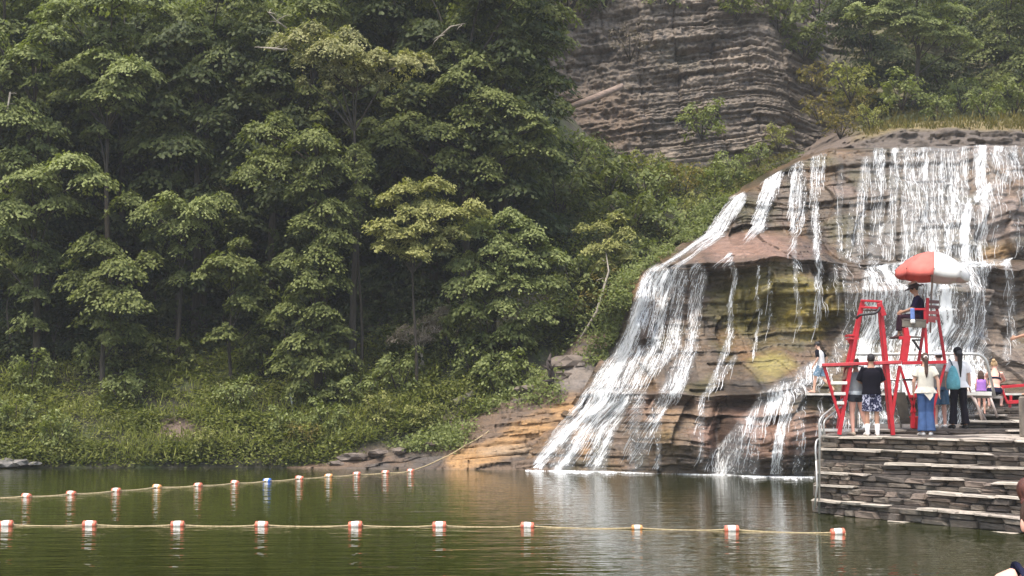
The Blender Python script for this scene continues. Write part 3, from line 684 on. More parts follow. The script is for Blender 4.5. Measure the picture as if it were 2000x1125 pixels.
def tree(label, trunk_px, Y, top_py, pads, leaf='green', group=None, base=None, tr=.16, dens=1.0, size=.19, name='broadleaf_tree', cat='tree', lean=0., bark=None, seed=0, droop=.5, py_fill=True):
    """pads: (px, py, radius px, [dy]) - one bough each, carried by a limb from the trunk"""
    b = base if base is not None else bank_at(trunk_px, 640)
    bY = Y
    cands = BANKG.reshape(-1, 3); m_ = np.abs(cands[:, 1]-bY) < 1.2
    X0 = zpx(trunk_px, 4, bY).x
    cc_ = cands[m_]; i = np.argmin((cc_[:, 0]-X0)**2) if len(cc_) else 0
    z0 = cc_[i][2]-.3 if len(cc_) else 0
    if base is not None: z0 = base[2]; X0 = base[0]; bY = base[1]
    o = empty(name, (X0, bY, z0), 0, label, cat, group)
    org = Vector((X0, bY, z0)); top = org.lerp(at(trunk_px+lean, top_py, bY), .90)
    mb = MB(); n = 9; pts = []
    for k in range(n):
        t = k/(n-1); p = org.lerp(top, t)+Vector((math.sin(t*5+trunk_px)*.12, math.cos(t*4+trunk_px)*.12, 0))*(t*(1-t)*4)
        pts.append(p-org)
    mb.tube(pts, [tr*(1-.93*k/(n-1))+.005 for k in range(n)], 8)
    for f in range(3):
        a = f*2.1+trunk_px; mb.tube([Vector((0, 0, .35)), Vector((math.cos(a)*.3, math.sin(a)*.3, -.15))], [tr*.7, .05], 6)
    mb.build('trunk', bark or BARK, o, True)
    lb = MB(); PL = []; pads = list(pads)
    if Y < 58 and leaf in ('green', 'bright') and len(pads) > 6 and py_fill:
        y_ = max(top_py, -40)+50; lo_ = max(p[1] for p in pads)+20
        while y_ < min(lo_+60, 680): pads.append((trunk_px+random.uniform(-26, 26), y_, random.uniform(26, 40), random.uniform(-.9, -.4), .42)); y_ += random.uniform(38, 60)
    for pd in pads:
        px, py, rp = pd[:3]; dy = pd[3] if len(pd) > 3 else random.uniform(-1.6, .6)
        tone = pd[4] if len(pd) > 4 else .5
        c = at(px, py, bY+dy); r = rp/FPX*c.y
        # limb leaves the trunk below the bough
        zt = max(0.25*(top.z-org.z), min((c.z-org.z)-.6*r-.5, .96*(top.z-org.z))); k = min(n-2, int(zt/(top.z-org.z+1e-6)*(n-1)))
        a = pts[max(k, 1)]; e = c-org
        mid = a.lerp(e, .55)+Vector((0, 0, .25*r))
        lb.tube([a, mid, e+Vector((0, 0, -.03))], [tr*.32, tr*.2, .012], 5, False)
        for q in range(3):
            an = random.uniform(0, 6.28); lb.tube([a.lerp(e, .8), e+Vector((math.cos(an)*r*.6, math.sin(an)*r*.6, -.2*r))], [.02, .006], 4, False)
        r *= 1.22; nl = int(540*dens*r*r*(.19/size)**1.4)+60; size_ = size*.84
        PL.append(pad(e, r, r*.85, .22*r, nl, size_, droop, tone, fan=int(10+5*r)))
    if lb.v: lb.build('limb', bark or BARK, o, True)
    join_leaves('crown', PL, LM[leaf], o)
    NTREE[0] += 1
    return o
# --- trees traced bough by bough at their own depths
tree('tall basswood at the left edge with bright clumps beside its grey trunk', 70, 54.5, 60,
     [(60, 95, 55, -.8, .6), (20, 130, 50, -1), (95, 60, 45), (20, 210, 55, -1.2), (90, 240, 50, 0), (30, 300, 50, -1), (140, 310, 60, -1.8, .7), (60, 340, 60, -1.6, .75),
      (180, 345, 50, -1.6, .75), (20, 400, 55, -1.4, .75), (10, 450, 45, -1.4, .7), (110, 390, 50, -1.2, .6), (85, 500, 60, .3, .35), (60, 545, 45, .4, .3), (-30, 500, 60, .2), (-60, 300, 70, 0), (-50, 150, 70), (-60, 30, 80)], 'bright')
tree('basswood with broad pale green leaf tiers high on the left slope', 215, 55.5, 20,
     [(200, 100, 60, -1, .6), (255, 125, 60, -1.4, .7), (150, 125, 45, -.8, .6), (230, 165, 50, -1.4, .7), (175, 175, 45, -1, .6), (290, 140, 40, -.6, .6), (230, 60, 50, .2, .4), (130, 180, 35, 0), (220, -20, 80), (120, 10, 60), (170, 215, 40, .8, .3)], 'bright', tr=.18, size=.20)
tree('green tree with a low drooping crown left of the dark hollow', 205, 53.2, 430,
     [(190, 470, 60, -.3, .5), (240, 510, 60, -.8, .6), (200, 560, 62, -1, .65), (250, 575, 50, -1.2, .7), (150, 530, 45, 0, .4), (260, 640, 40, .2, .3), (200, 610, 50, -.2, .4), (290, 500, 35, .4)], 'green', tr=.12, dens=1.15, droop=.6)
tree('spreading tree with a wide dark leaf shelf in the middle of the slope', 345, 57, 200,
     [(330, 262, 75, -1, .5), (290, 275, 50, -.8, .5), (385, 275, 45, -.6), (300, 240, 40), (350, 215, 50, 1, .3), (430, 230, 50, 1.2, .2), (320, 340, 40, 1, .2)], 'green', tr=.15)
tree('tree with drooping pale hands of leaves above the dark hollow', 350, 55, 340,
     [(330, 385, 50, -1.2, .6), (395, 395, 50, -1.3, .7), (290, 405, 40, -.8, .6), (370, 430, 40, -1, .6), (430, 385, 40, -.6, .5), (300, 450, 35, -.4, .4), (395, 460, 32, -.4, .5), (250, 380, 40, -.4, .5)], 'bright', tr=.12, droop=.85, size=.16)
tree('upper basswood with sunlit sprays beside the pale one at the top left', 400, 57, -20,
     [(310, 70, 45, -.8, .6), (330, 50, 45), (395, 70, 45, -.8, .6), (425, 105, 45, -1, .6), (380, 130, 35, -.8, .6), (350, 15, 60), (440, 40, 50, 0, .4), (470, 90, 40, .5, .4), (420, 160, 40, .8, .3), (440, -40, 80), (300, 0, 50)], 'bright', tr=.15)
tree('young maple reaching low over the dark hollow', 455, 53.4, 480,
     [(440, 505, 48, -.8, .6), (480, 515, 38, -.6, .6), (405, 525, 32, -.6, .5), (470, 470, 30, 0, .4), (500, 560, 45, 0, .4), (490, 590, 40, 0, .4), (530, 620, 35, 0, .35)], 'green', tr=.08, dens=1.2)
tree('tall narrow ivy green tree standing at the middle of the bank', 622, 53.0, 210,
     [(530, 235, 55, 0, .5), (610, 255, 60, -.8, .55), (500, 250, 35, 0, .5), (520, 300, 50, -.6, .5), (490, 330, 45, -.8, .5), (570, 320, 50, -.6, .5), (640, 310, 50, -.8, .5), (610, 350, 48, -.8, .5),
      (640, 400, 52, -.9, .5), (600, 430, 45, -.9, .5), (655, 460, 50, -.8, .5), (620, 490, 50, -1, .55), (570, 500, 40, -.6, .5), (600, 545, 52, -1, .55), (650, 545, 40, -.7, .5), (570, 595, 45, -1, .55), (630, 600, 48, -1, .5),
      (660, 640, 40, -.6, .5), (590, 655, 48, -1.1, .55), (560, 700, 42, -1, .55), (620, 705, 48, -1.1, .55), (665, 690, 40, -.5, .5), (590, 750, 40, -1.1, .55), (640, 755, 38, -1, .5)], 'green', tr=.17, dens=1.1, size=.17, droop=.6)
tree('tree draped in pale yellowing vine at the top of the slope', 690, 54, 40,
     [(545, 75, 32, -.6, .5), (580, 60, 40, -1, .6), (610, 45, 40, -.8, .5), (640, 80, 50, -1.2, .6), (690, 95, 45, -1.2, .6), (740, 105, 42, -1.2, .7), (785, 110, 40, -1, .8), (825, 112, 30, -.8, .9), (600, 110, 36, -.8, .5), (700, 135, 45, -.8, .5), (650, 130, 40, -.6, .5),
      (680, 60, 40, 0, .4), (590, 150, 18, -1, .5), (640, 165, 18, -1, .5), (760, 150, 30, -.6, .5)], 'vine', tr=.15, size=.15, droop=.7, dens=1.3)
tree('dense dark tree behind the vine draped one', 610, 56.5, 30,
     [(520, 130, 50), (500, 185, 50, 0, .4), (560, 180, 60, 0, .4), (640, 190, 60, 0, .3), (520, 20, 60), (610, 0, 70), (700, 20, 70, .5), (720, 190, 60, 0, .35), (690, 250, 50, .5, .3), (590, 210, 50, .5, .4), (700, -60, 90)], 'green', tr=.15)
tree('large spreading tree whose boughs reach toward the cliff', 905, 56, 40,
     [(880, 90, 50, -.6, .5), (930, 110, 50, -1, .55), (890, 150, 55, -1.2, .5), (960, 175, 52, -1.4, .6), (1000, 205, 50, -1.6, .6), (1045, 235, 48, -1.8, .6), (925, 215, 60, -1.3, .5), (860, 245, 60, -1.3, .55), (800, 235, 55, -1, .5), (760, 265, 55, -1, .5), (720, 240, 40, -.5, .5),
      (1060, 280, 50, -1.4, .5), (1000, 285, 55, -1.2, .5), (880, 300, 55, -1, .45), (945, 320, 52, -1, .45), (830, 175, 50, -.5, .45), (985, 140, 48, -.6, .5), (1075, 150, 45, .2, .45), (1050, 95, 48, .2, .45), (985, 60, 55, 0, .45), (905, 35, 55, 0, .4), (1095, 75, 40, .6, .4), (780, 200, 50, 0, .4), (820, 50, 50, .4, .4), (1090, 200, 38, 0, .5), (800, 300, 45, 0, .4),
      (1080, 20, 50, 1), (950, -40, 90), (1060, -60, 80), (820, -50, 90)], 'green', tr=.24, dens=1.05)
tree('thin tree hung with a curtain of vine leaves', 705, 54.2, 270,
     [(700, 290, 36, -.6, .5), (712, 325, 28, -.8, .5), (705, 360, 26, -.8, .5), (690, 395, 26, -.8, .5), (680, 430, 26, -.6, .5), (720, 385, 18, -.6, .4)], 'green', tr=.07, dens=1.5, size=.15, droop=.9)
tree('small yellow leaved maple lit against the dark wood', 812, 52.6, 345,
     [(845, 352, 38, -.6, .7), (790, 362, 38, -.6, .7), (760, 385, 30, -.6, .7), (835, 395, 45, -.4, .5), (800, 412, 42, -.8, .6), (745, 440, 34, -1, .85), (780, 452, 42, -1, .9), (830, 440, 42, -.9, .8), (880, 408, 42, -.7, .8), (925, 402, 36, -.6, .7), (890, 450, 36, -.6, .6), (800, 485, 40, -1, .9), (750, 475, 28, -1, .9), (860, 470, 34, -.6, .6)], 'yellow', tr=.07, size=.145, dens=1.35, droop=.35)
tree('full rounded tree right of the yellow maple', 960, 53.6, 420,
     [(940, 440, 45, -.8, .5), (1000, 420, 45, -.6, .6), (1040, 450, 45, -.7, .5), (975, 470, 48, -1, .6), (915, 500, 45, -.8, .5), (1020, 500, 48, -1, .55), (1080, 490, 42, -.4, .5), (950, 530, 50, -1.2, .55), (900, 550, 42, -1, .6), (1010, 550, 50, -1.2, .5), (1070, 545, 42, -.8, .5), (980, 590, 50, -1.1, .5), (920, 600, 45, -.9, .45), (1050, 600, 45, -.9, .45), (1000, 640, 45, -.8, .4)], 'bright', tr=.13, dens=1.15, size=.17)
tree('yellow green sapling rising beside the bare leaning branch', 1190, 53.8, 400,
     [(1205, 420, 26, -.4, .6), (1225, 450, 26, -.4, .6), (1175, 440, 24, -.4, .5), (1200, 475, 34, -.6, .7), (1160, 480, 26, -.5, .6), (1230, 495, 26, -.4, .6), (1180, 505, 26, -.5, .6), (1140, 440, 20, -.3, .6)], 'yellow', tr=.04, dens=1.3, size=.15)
tree('grey dead shrub tree with bare brittle twigs in front of the dark wood', 825, 53.4, 625, [(800, 640, 30, -.2, .6), (835, 622, 32, -.2, .6), (862, 606, 24, -.1, .5), (782, 655, 24, -.2, .5), (830, 655, 26, -.3, .5), (850, 640, 24, -.2)], 'dead', tr=.05, size=.075, dens=.9, bark=BARKL, name='dead_tree')
# trees beyond the falls, top right
def rim_tree(label, px, Y, base_py, top_py, pads, leaf, **k):
    b = at(px, base_py, Y)
    return tree(label, px, Y, top_py, pads, leaf, base=b, **k)
rim_tree('light green hemlock bough tree high above the right of the falls', 1790, 72, 200, -40,
     [(1730, 12, 55, -1, .6), (1680, 15, 34, -1.2, .6), (1775, 32, 55, -1.4, .7), (1820, 50, 50, -1.4, .7), (1860, 62, 40, -1.2, .6), (1895, 82, 26, -1, .5), (1720, 40, 40, -1, .6), (1850, 20, 50, 0, .5), (1790, -40, 80)], 'bright', tr=.16, size=.17, dens=1.3, droop=.3)
rim_tree('dark tree filling the gap above the right of the falls', 1700, 76, 230, 0,
     [(1660, 60, 50, 0, .4), (1720, 85, 60, 0, .4), (1680, 130, 55, -.5, .4), (1740, 140, 60, -.6, .4), (1640, 20, 50), (1690, -20, 80), (1720, 190, 45, -.8, .4), (1660, 175, 30, -.5, .4), (1770, 100, 60)], 'dull', tr=.2)
rim_tree('drooping dark green tree right of the light hemlock', 1850, 77, 230, -30,
     [(1800, 120, 60, -.5, .4), (1860, 110, 60, -.5, .4), (1830, 165, 60, -1, .4), (1900, 150, 60, -.6, .4), (1880, 190, 50, -1, .4), (1800, 200, 45, -1, .4), (1900, 50, 60), (1850, -10, 80), (1930, 0, 70)], 'dull', tr=.2)
rim_tree('dark tree at the far right edge above the lip of the falls', 1965, 75, 230, -30,
     [(1940, 80, 60, -.5, .4), (1990, 110, 60, -.5, .4), (1950, 150, 55, -.8, .4), (1990, 190, 55, -1, .4), (1940, 200, 45, -1, .4), (1980, 30, 70), (2050, 60, 80), (2040, 160, 80), (1990, -40, 90)], 'green', tr=.2)
# --- the wood behind: plain forest trees copied, all further up the slope
protos = []
def forest_proto(i):
    o = empty('forest_tree'); mb = MB(); H = 13
    mb.tube([(0, 0, -1), (0.1, 0, 4), (-.1, .1, 9), (0, 0, H)], [.22, .17, .1, .02], 7); mb.build('trunk', BARK, o, True)
    PL = []
    for k in range(30):
        z = 2.0+11*(k/29)**.9; rad = 2.4*(1-((z-7)/10)**2); a = k*2.4+i
        PL.append(pad((math.cos(a)*rad*.7, math.sin(a)*rad*.7, z), random.uniform(1.3, 1.9), 1.5, .35, 480, .23, .5, .45))
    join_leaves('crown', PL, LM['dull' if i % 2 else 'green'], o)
    return o
for i in range(4): protos.append(forest_proto(i))
def copy_tree(o):
    c = o.copy(); COL.objects.link(c)
    for ch in o.children:
        d = ch.copy(); COL.objects.link(d); d.parent = c
    return c
forest = []
def place_forest(i, x, y, z, s, label, group):
    o = protos[i] if i < 4 and not protos[i].get('label') else copy_tree(protos[i % 4])
    o.location = (x, y, z); o.scale = (s, s, s*random.uniform(.9, 1.1)); o.rotation_euler.z = random.uniform(0, 6.28)
    tag(o, label, 'tree', group)
bk = BANKG.reshape(-1, 3)
def ground_z(x, y):
    i = np.argmin((bk[:, 0]-x)**2+(bk[:, 1]-y)**2); return bk[i][2]
sp = []
LMK = ['the trunk at the left edge', 'the pale tiered basswood', 'the low drooping crown', 'the dark leaf shelf', 'the drooping pale hands of leaves', 'the dark hollow', 'the young maple', 'the ivy green tree', 'the vine draped tree', 'the yellow maple', 'the large spreading tree']
for r_, (Y0, nn_) in enumerate([(57.6, 11), (61, 11), (66.5, 10), (71, 9), (77, 7)]):
    for k in range(nn_):
        x = -26+k*(25.5/(nn_-1))+random.uniform(-1, 1)
        sp.append((min(x, -.4), Y0+random.uniform(-1, 1), 'dark forest tree of the %s rank, behind %s' % (('first', 'second', 'third', 'fourth', 'last')[r_], LMK[int(k*11/nn_)])))
for j, (x, y, lb_) in enumerate(sp):
    place_forest(j if j < 4 else random.randrange(4), x, y, ground_z(x, y)-.2, random.uniform(.85, 1.2), lb_, 'forest trees behind the front row')
# small understory trees close the wood between the trunks
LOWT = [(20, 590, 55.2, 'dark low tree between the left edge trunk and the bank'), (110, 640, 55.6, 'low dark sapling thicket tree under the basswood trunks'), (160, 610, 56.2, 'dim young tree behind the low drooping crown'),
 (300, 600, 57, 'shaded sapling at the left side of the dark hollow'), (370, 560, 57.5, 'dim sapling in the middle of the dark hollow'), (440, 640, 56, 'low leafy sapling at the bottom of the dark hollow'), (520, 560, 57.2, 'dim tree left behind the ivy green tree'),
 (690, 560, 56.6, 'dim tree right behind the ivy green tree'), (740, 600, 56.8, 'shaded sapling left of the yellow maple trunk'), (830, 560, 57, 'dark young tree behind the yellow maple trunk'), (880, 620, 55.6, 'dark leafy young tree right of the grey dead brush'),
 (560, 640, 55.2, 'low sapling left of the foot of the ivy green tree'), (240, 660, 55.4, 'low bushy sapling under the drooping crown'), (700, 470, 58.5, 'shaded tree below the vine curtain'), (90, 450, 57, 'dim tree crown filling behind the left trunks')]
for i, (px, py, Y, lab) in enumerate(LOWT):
    tree(lab, px, Y, py-60, [(px+random.uniform(-55, 55), py+random.uniform(-70, 75), random.uniform(34, 52), random.uniform(0, 1.2), .12) for _ in range(9)], 'dull', tr=.06, size=.19, dens=.75)  # dull leaf at low tone: the hollow's shade painted into the foliage
# overhead canopy to the left and right of the view keeps the wood dark
ORD = ['leftmost', 'second', 'third', 'fourth', 'fifth', 'sixth', 'rightmost']
for q_, (x, y) in enumerate([(-32, 50), (-30, 57), (-36, 62), (-38, 46), (-44, 54)]):
    place_forest(9, x, y, ground_z(x, y), 1.2, ['nearest the wood', 'second past the wood', 'high on the slope past the wood', 'nearest the water', 'farthest'][q_]+' forest tree on the bank beyond the left edge', 'forest trees past the left edge')
for q_, (x, y) in enumerate([(19, 86), (25, 84), (31, 82), (37, 84), (16, 92), (22, 91), (28, 90)]):
    place_forest(9, x, y, 11.5, 1.1, ['front row shaded tree above the umbrella side of the falls', 'front row shaded tree, second from the left above the falls', 'front row shaded tree, third from the left above the falls', 'front row shaded tree furthest right above the falls', 'back row shaded tree nearest the cliff above the falls', 'back row shaded tree in the middle above the falls', 'back row shaded tree furthest right above the falls'][q_], 'trees at the back above the falls')
# --- understory mass: leafy ground cover on the bank (nobody could count it)
def scatter_cover(name, npt, pxr, pyr, m, size, seed, hgt, tone, filt=None, clump=True):
    q = bk; px_, py_ = bpx_.ravel(), bpy_.ravel()
    # area weighting
    A = np.zeros(BANKG.shape[:2]); d1_ = np.linalg.norm(np.diff(BANKG, axis=0)[:, :-1], axis=-1); d2_ = np.linalg.norm(np.diff(BANKG, axis=1)[:-1], axis=-1)
    A[:-1, :-1] = d1_*d2_; w = A.ravel()*(px_ > pxr[0])*(px_ < pxr[1])*(py_ > pyr[0])*(py_ < pyr[1])
    if filt is not None: w = w*filt(px_, py_)
    if clump: w = w*np.clip(fbm(q[:, 0]*.9+seed, q[:, 1]*.9, q[:, 2]*.9, 3)-.36, 0, 1)**1.2
    w /= w.sum(); idx = RG.choice(len(w), npt, p=w)
    P = q[idx]+RG.normal(0, .22, (npt, 3))*np.array([1, .7, .2])
    h = np.clip(fbm(P[:, 0]*1.1+seed, P[:, 1]*1.1, P[:, 2]*1.1, 3)*1.9-.45, .05, 1.2)*hgt
    P[:, 2] += RG.uniform(0, 1, npt)*h+.03; P[:, 1] -= RG.uniform(0, 1, npt)*h*.6
    D = RG.normal(0, 1, (npt, 3)); D[:, 2] = D[:, 2]*.5+.1; N_ = np.stack([RG.normal(0, .4, npt), RG.normal(-.3, .4, npt), np.ones(npt)], -1)
    T = tone+RG.normal(0, .2, npt)+.5*(fbm(P[:, 0]*.5, P[:, 1]*.5, P[:, 2]*.5, 2)-.5)
    V, F, T = leaves(P, D, N_, RG.uniform(.6, 1.3, npt)*size, T)
    return tag(link_mesh(name, np_mesh(name, V, F, False, fattr=T), m), kind='stuff')
norock = lambda x, y: 1-np.clip(1.4-((x-350)/42)**2-((y-842)/20)**2, 0, 1)-np.clip(1.4-((x-1110)/90)**2-((y-760)/70)**2, 0, 1)*0
offshelf = lambda x, y: norock(x, y)*(~((x > 640) & (y > 905-(x-640)*.22-20)) ) * (~((x > 1050) & (x < 1230) & (y > 720)))
scatter_cover('ground_cover', 80000, (-200, 1240), (655, 906), LM['bank'], .135, 1, .55, .25, offshelf)
scatter_cover('low_weeds', 26000, (-200, 1000), (690, 906), LM['yellow'], .10, 5, .55, .22, offshelf)
scatter_cover('shade_tinted_plants', 22000, (-200, 950), (590, 725), LM['dull'], .17, 33, 1.1, .12)  # dark leaf colour carries the shade under the canopy
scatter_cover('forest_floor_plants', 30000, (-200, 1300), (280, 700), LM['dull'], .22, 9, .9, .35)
scatter_cover('slope_plants', 50000, (1040, 1620), (255, 700), LM['bank'], .13, 12, .6, .25, lambda x, y: ((x < 1560) & ~((x < 1230) & (y < 300)) & (y > 345-np.clip(x-1480, 0, 99)*.4)))
scatter_cover('slope_weeds', 20000, (1120, 1560), (270, 620), LM['autumn'], .12, 15, .6, .3)
scatter_cover('shore_plants', 9000, (-200, 700), (868, 913), LM['bank'], .12, 21, .3, .2, None, False)
q9 = (bpx_.ravel() < 1000)*(bpx_.ravel() > -150)*(bpy_.ravel() > 700)*(bpy_.ravel() < 910)*offshelf(bpx_.ravel(), bpy_.ravel())*np.clip(fbm(bk[:, 0]*.7, bk[:, 1], 3)-.42, 0, 1); ix = RG.choice(len(q9), 9000, p=q9/q9.sum())
ix = ix[:5000]; P = bk[ix]+RG.normal(0, .2, (5000, 3))*np.array([1, .6, .1]); P[:, 2] += .28; P[:, 1] -= .12
V, F, T = leaves(P, RG.normal(0, .45, (5000, 3))+np.array([0, -.2, 1]), RG.normal(0, 1, (5000, 3))+np.array([0, -1, .2]), RG.uniform(.2, .5, 5000), RG.uniform(.1, 1, 5000), .10)
tag(link_mesh('bank_grass', np_mesh('bank_grass', V, F, False, fattr=T), LM['bank']), kind='stuff')
# --- shrubs: countable bushes
SP = {}
def shrub_proto(kind, leaf, n, size, rnd, droop):
    o = empty('shrub'); mb = MB()
    for k in range(6):
        a = k*1.05; mb.tube([(0, 0, -.15), (math.cos(a)*.3, math.sin(a)*.3, .5), (math.cos(a)*.6, math.sin(a)*.6, 1.0)], [.025, .018, .006], 5)
    mb.build('stem', BARK, o, True)
    PL = [pad((math.cos(k*2.4)*.55*rnd, math.sin(k*2.4)*.5*rnd, .3+.9*(k/8)), random.uniform(.4, .65), .5, .18, n, size, droop, .5, 9) for k in range(9)]
    join_leaves('foliage', PL, LM[leaf], o); SP[kind] = [o, False]
shrub_proto('green', 'bright', 90, .13, 1, .5); shrub_proto('yellow', 'yellow', 80, .12, .9, .4); shrub_proto('dark', 'green', 90, .15, 1, .5); shrub_proto('autumn', 'autumn', 70, .12, 1, .5); shrub_proto('bare', 'dead', 60, .07, 1.2, .3)
def shrub(kind, px, py, s, label, Y=None, up=0):
    rec = SP[kind]
    if not rec[1]: o = rec[0]; rec[1] = True
    else: o = copy_tree(rec[0])
    p = bank_at(px, py) if Y is None else at(px, py, Y)
    o.location = p+Vector((0, -.1, up-.1)); o.scale = (s, s, s*random.uniform(.85, 1.1)); o.rotation_euler.z = random.uniform(0, 6)
    tag(o, label, 'shrub', 'shrubs on the slopes')
SH = [
 ('green', 975, 770, 1.0, 'broad leaved shrub spilling over the rocks right of the two grey logs'), ('green', 930, 735, .9, 'bright shrub just above the two grey logs'),
 ('green', 1015, 760, .8, 'light green shrub nearest the upright dead stump'), ('dark', 880, 690, 1.0, 'dark bush below the grey dead brush'),
 ('dark', 1010, 700, 1.0, 'dark bush left of the upright dead stump'), ('green', 1100, 640, 1.0, 'bush by the lower end of the leaning dead branch'),
 ('autumn', 1170, 640, 1.1, 'rusty yellow bush beside the left edge of the falls'), ('autumn', 1200, 590, 1.1, 'tawny bush left of the upper white cascade'),
 ('dark', 1130, 580, 1.1, 'dark bush behind the leaning dead branch'), ('green', 1250, 530, 1.0, 'green bush touching the left shoulder of the falls'),
 ('green', 1300, 470, 1.0, 'bush on the slope above the left shoulder of the falls'), ('yellow', 1350, 430, .7, 'small yellowish bush left of the top left cascade'),
 ('green', 1400, 370, .8, 'green bush just left of the upper cascade'), ('autumn', 1330, 380, 1.1, 'olive brown bush in the middle of the slope below the cliff'),
 ('yellow', 1470, 330, .7, 'yellow bush close under the cliff by the lip of the falls'), ('green', 1270, 400, 1.1, 'rounded bush left of the olive brown one under the cliff'),
 ('dark', 1180, 380, 1.3, 'dark bush under the grey scree'), ('autumn', 1200, 300, 1.1, 'brownish bush right below the fallen log'),
 ('green', 1130, 330, 1.2, 'bush at the foot of the scree beside the big tree'), ('yellow', 1260, 350, .8, 'yellow flecked bush at the foot of the cliff'),
 ('dark', 1230, 450, 1.2, 'shaded bush right of the yellow green sapling'), ('dark', 1090, 420, 1.3, 'dark bush between the big tree and the sapling'),
 ('green', 1420, 360, .9, 'fine leaved bush at the cliff foot above the upper cascade'), ('green', 1320, 320, .8, 'weedy bush below the cliff tree'),
 ('green', 700, 790, .9, 'light shrub at the foot of the ivy green tree'), ('yellow', 740, 820, .7, 'yellow flowering clump low on the middle of the bank'),
 ('green', 460, 800, .8, 'shrub right of the bare earth patch'), ('green', 240, 790, .9, 'shrub left of the bare earth patch'),
 ('green', 190, 740, .9, 'shrub at the edge of the shade above the left shore'), ('green', 60, 760, .9, 'shrub in the lower left of the bank'),
 ('yellow', 400, 880, .5, 'bright yellow green tuft at the waterline below the earth patch'), ('green', 110, 870, .7, 'leafy clump overhanging the left shoreline'),
 ('autumn', 590, 870, .6, 'orange tinted clump at the water right of the earth patch'), ('yellow', 820, 830, .6, 'pale clump above the shore rope'),
 ('green', 560, 850, .7, 'green clump above the orange tinted one'), ('green', 30, 830, .8, 'bush in the left corner above the pale shore rock'),
 ('dark', 330, 720, 1.0, 'dark bush in the shade under the hollow'), ('dark', 520, 730, 1.0, 'dark bush left of the ivy green tree foot'),
 ('green', 780, 760, .9, 'bush in the weeds below the grey dead brush'), ('green', 640, 840, .7, 'rounded clump near the far buoys'),
]
for s in SH: shrub(s[0], s[1], s[2], s[3]*1.3, s[4])
for kind, px, py, Y, s, lab in [
 ('green', 1370, 262, 69.5, 1.5, 'feathery green bush growing on the cliff face'), ('yellow', 1660, 190, 70, 1.5, 'tall golden shrub left of the dark trees above the falls'),
 ('yellow', 1700, 250, 68, 1.0, 'lower golden shrub near the brown ledge'), ('green', 1760, 205, 70, 1.5, 'green shrub in front of the dark trees above the falls'),
 ('autumn', 1600, 235, 71, 1.3, 'pinkish brown scrub at the right foot of the cliff'), ('yellow', 1520, 285, 68, .9, 'yellow sprig bush below the cliff arch'),
 ('yellow', 1755, 275, 66, .7, 'small yellow shrub above the lip of the falls'), ('autumn', 1680, 215, 72, 1.2, 'tawny shrub behind the golden ones'),
 ('green', 1830, 235, 70, 1.2, 'low green shrub on the grassy ledge above the falls'), ('green', 1920, 225, 70, 1.3, 'bushy shrub on the ledge near the right edge'),
 ('dark', 1980, 215, 71, 1.4, 'dark shrub at the right edge of the ledge'), ('green', 1880, 215, 73, 1.4, 'shrub behind the grassy ledge in the middle')]:
    shrub(kind, px, py, s, lab, Y)
for kind, px, py, Y, s, lab in [('dark', 1110, 20, 74, 2.2, 'dark vine bush at the top left corner of the cliff'), ('dark', 1180, 5, 75, 1.8, 'vine clump hanging at the top of the cliff, left part'), ('green', 1290, 15, 76, 1.4, 'small green clump near the top of the cliff'),
 ('dark', 1440, 30, 77, 1.6, 'dark clump on the cliff top left of the gully'), ('dark', 1520, 60, 78, 1.9, 'dark bush in the upper right gully of the cliff'), ('dark', 1570, 110, 78, 1.8, 'bush hanging on the right edge of the cliff'), ('green', 1600, 30, 79, 2.0, 'green bush at the top right corner of the cliff'),
 ('autumn', 1590, 170, 76, 1.3, 'tawny bush where the cliff meets the dark trees'), ('bare', 1230, 110, 73.5, 1.4, 'grey twiggy brush on the left of the cliff'), ('green', 1480, 318, 66, .8, 'leafy bush at the cliff foot behind the yellow one'), ('autumn', 1640, 262, 68, 1.2, 'pinkish scrub on the rubble above the bare lip')]:
    shrub(kind, px, py, s, lab, Y)
# the brown ledge above the lip and its grass
lx = np.linspace(1470, 2600, 280); rows = []
for (ya, yb, yc, D) in [(300, 292, 288, 61.5), (292, 286, 280, 62.5), (270, 262, 262, 63.5), (262, 250, 250, 65), (250, 240, 232, 70), (235, 215, 200, 76), (200, 190, 180, 84)]:
    y = np.interp(lx, [1470, 1540, 1640, 1700, 1760, 2000, 2600], [ya+120, ya+70, ya+18, ya+2, yb, yc, yc]); rows.append(at_a(lx, y, np.full_like(lx, D)+.8*(fbm(lx*.03, D, 0, 3)-.5)))
GL = []
for i in range(len(rows)-1):
    for k in range(8): GL.append(rows[i]*(1-k/8)+rows[i+1]*k/8)
GL.append(rows[-1]); GL = np.array(GL)
GL[..., 1] -= strata(GL[..., 0], GL[..., 1], GL[..., 2], 31, .2, .6, 0, .7)+.5*(fbm(GL[..., 0]*1.4, GL[..., 1]*2, GL[..., 2]*2, 3)-.5); GL[..., 2] += .25*(fbm(GL[..., 0]*.5, GL[..., 1]*.5, 0)-.5)
lr = np.arange(len(GL))[:, None]/8+0*GL[..., 0]; cl = np.ones(GL.shape)*rgb(.10, .08, .065); cl = mixc(cl, (.17, .13, .055), np.clip((lr-2.2)*1.5, 0, 1))
cl = mixc(cl, (.10, .11, .04), np.clip((lr-3.5)*1.5, 0, 1)); glx = pix(GL)[0]; cl = mixc(cl, (.12, .09, .07), np.clip((1700-glx)/50, 0, 1)); GL[..., 1] -= np.clip((1690-glx)/60, 0, 1)*1.1*(fbm(GL[..., 0]*1.6, GL[..., 1], GL[..., 2]*3, 4)-.5)
tag(link_mesh('upper_ledge', np_mesh('upper_ledge', GL.reshape(-1, 3), grid_faces(*GL.shape[:2]), False, vcol=cl.reshape(-1, 3)), rock_mat('ledge_rock', .85)), kind='structure')
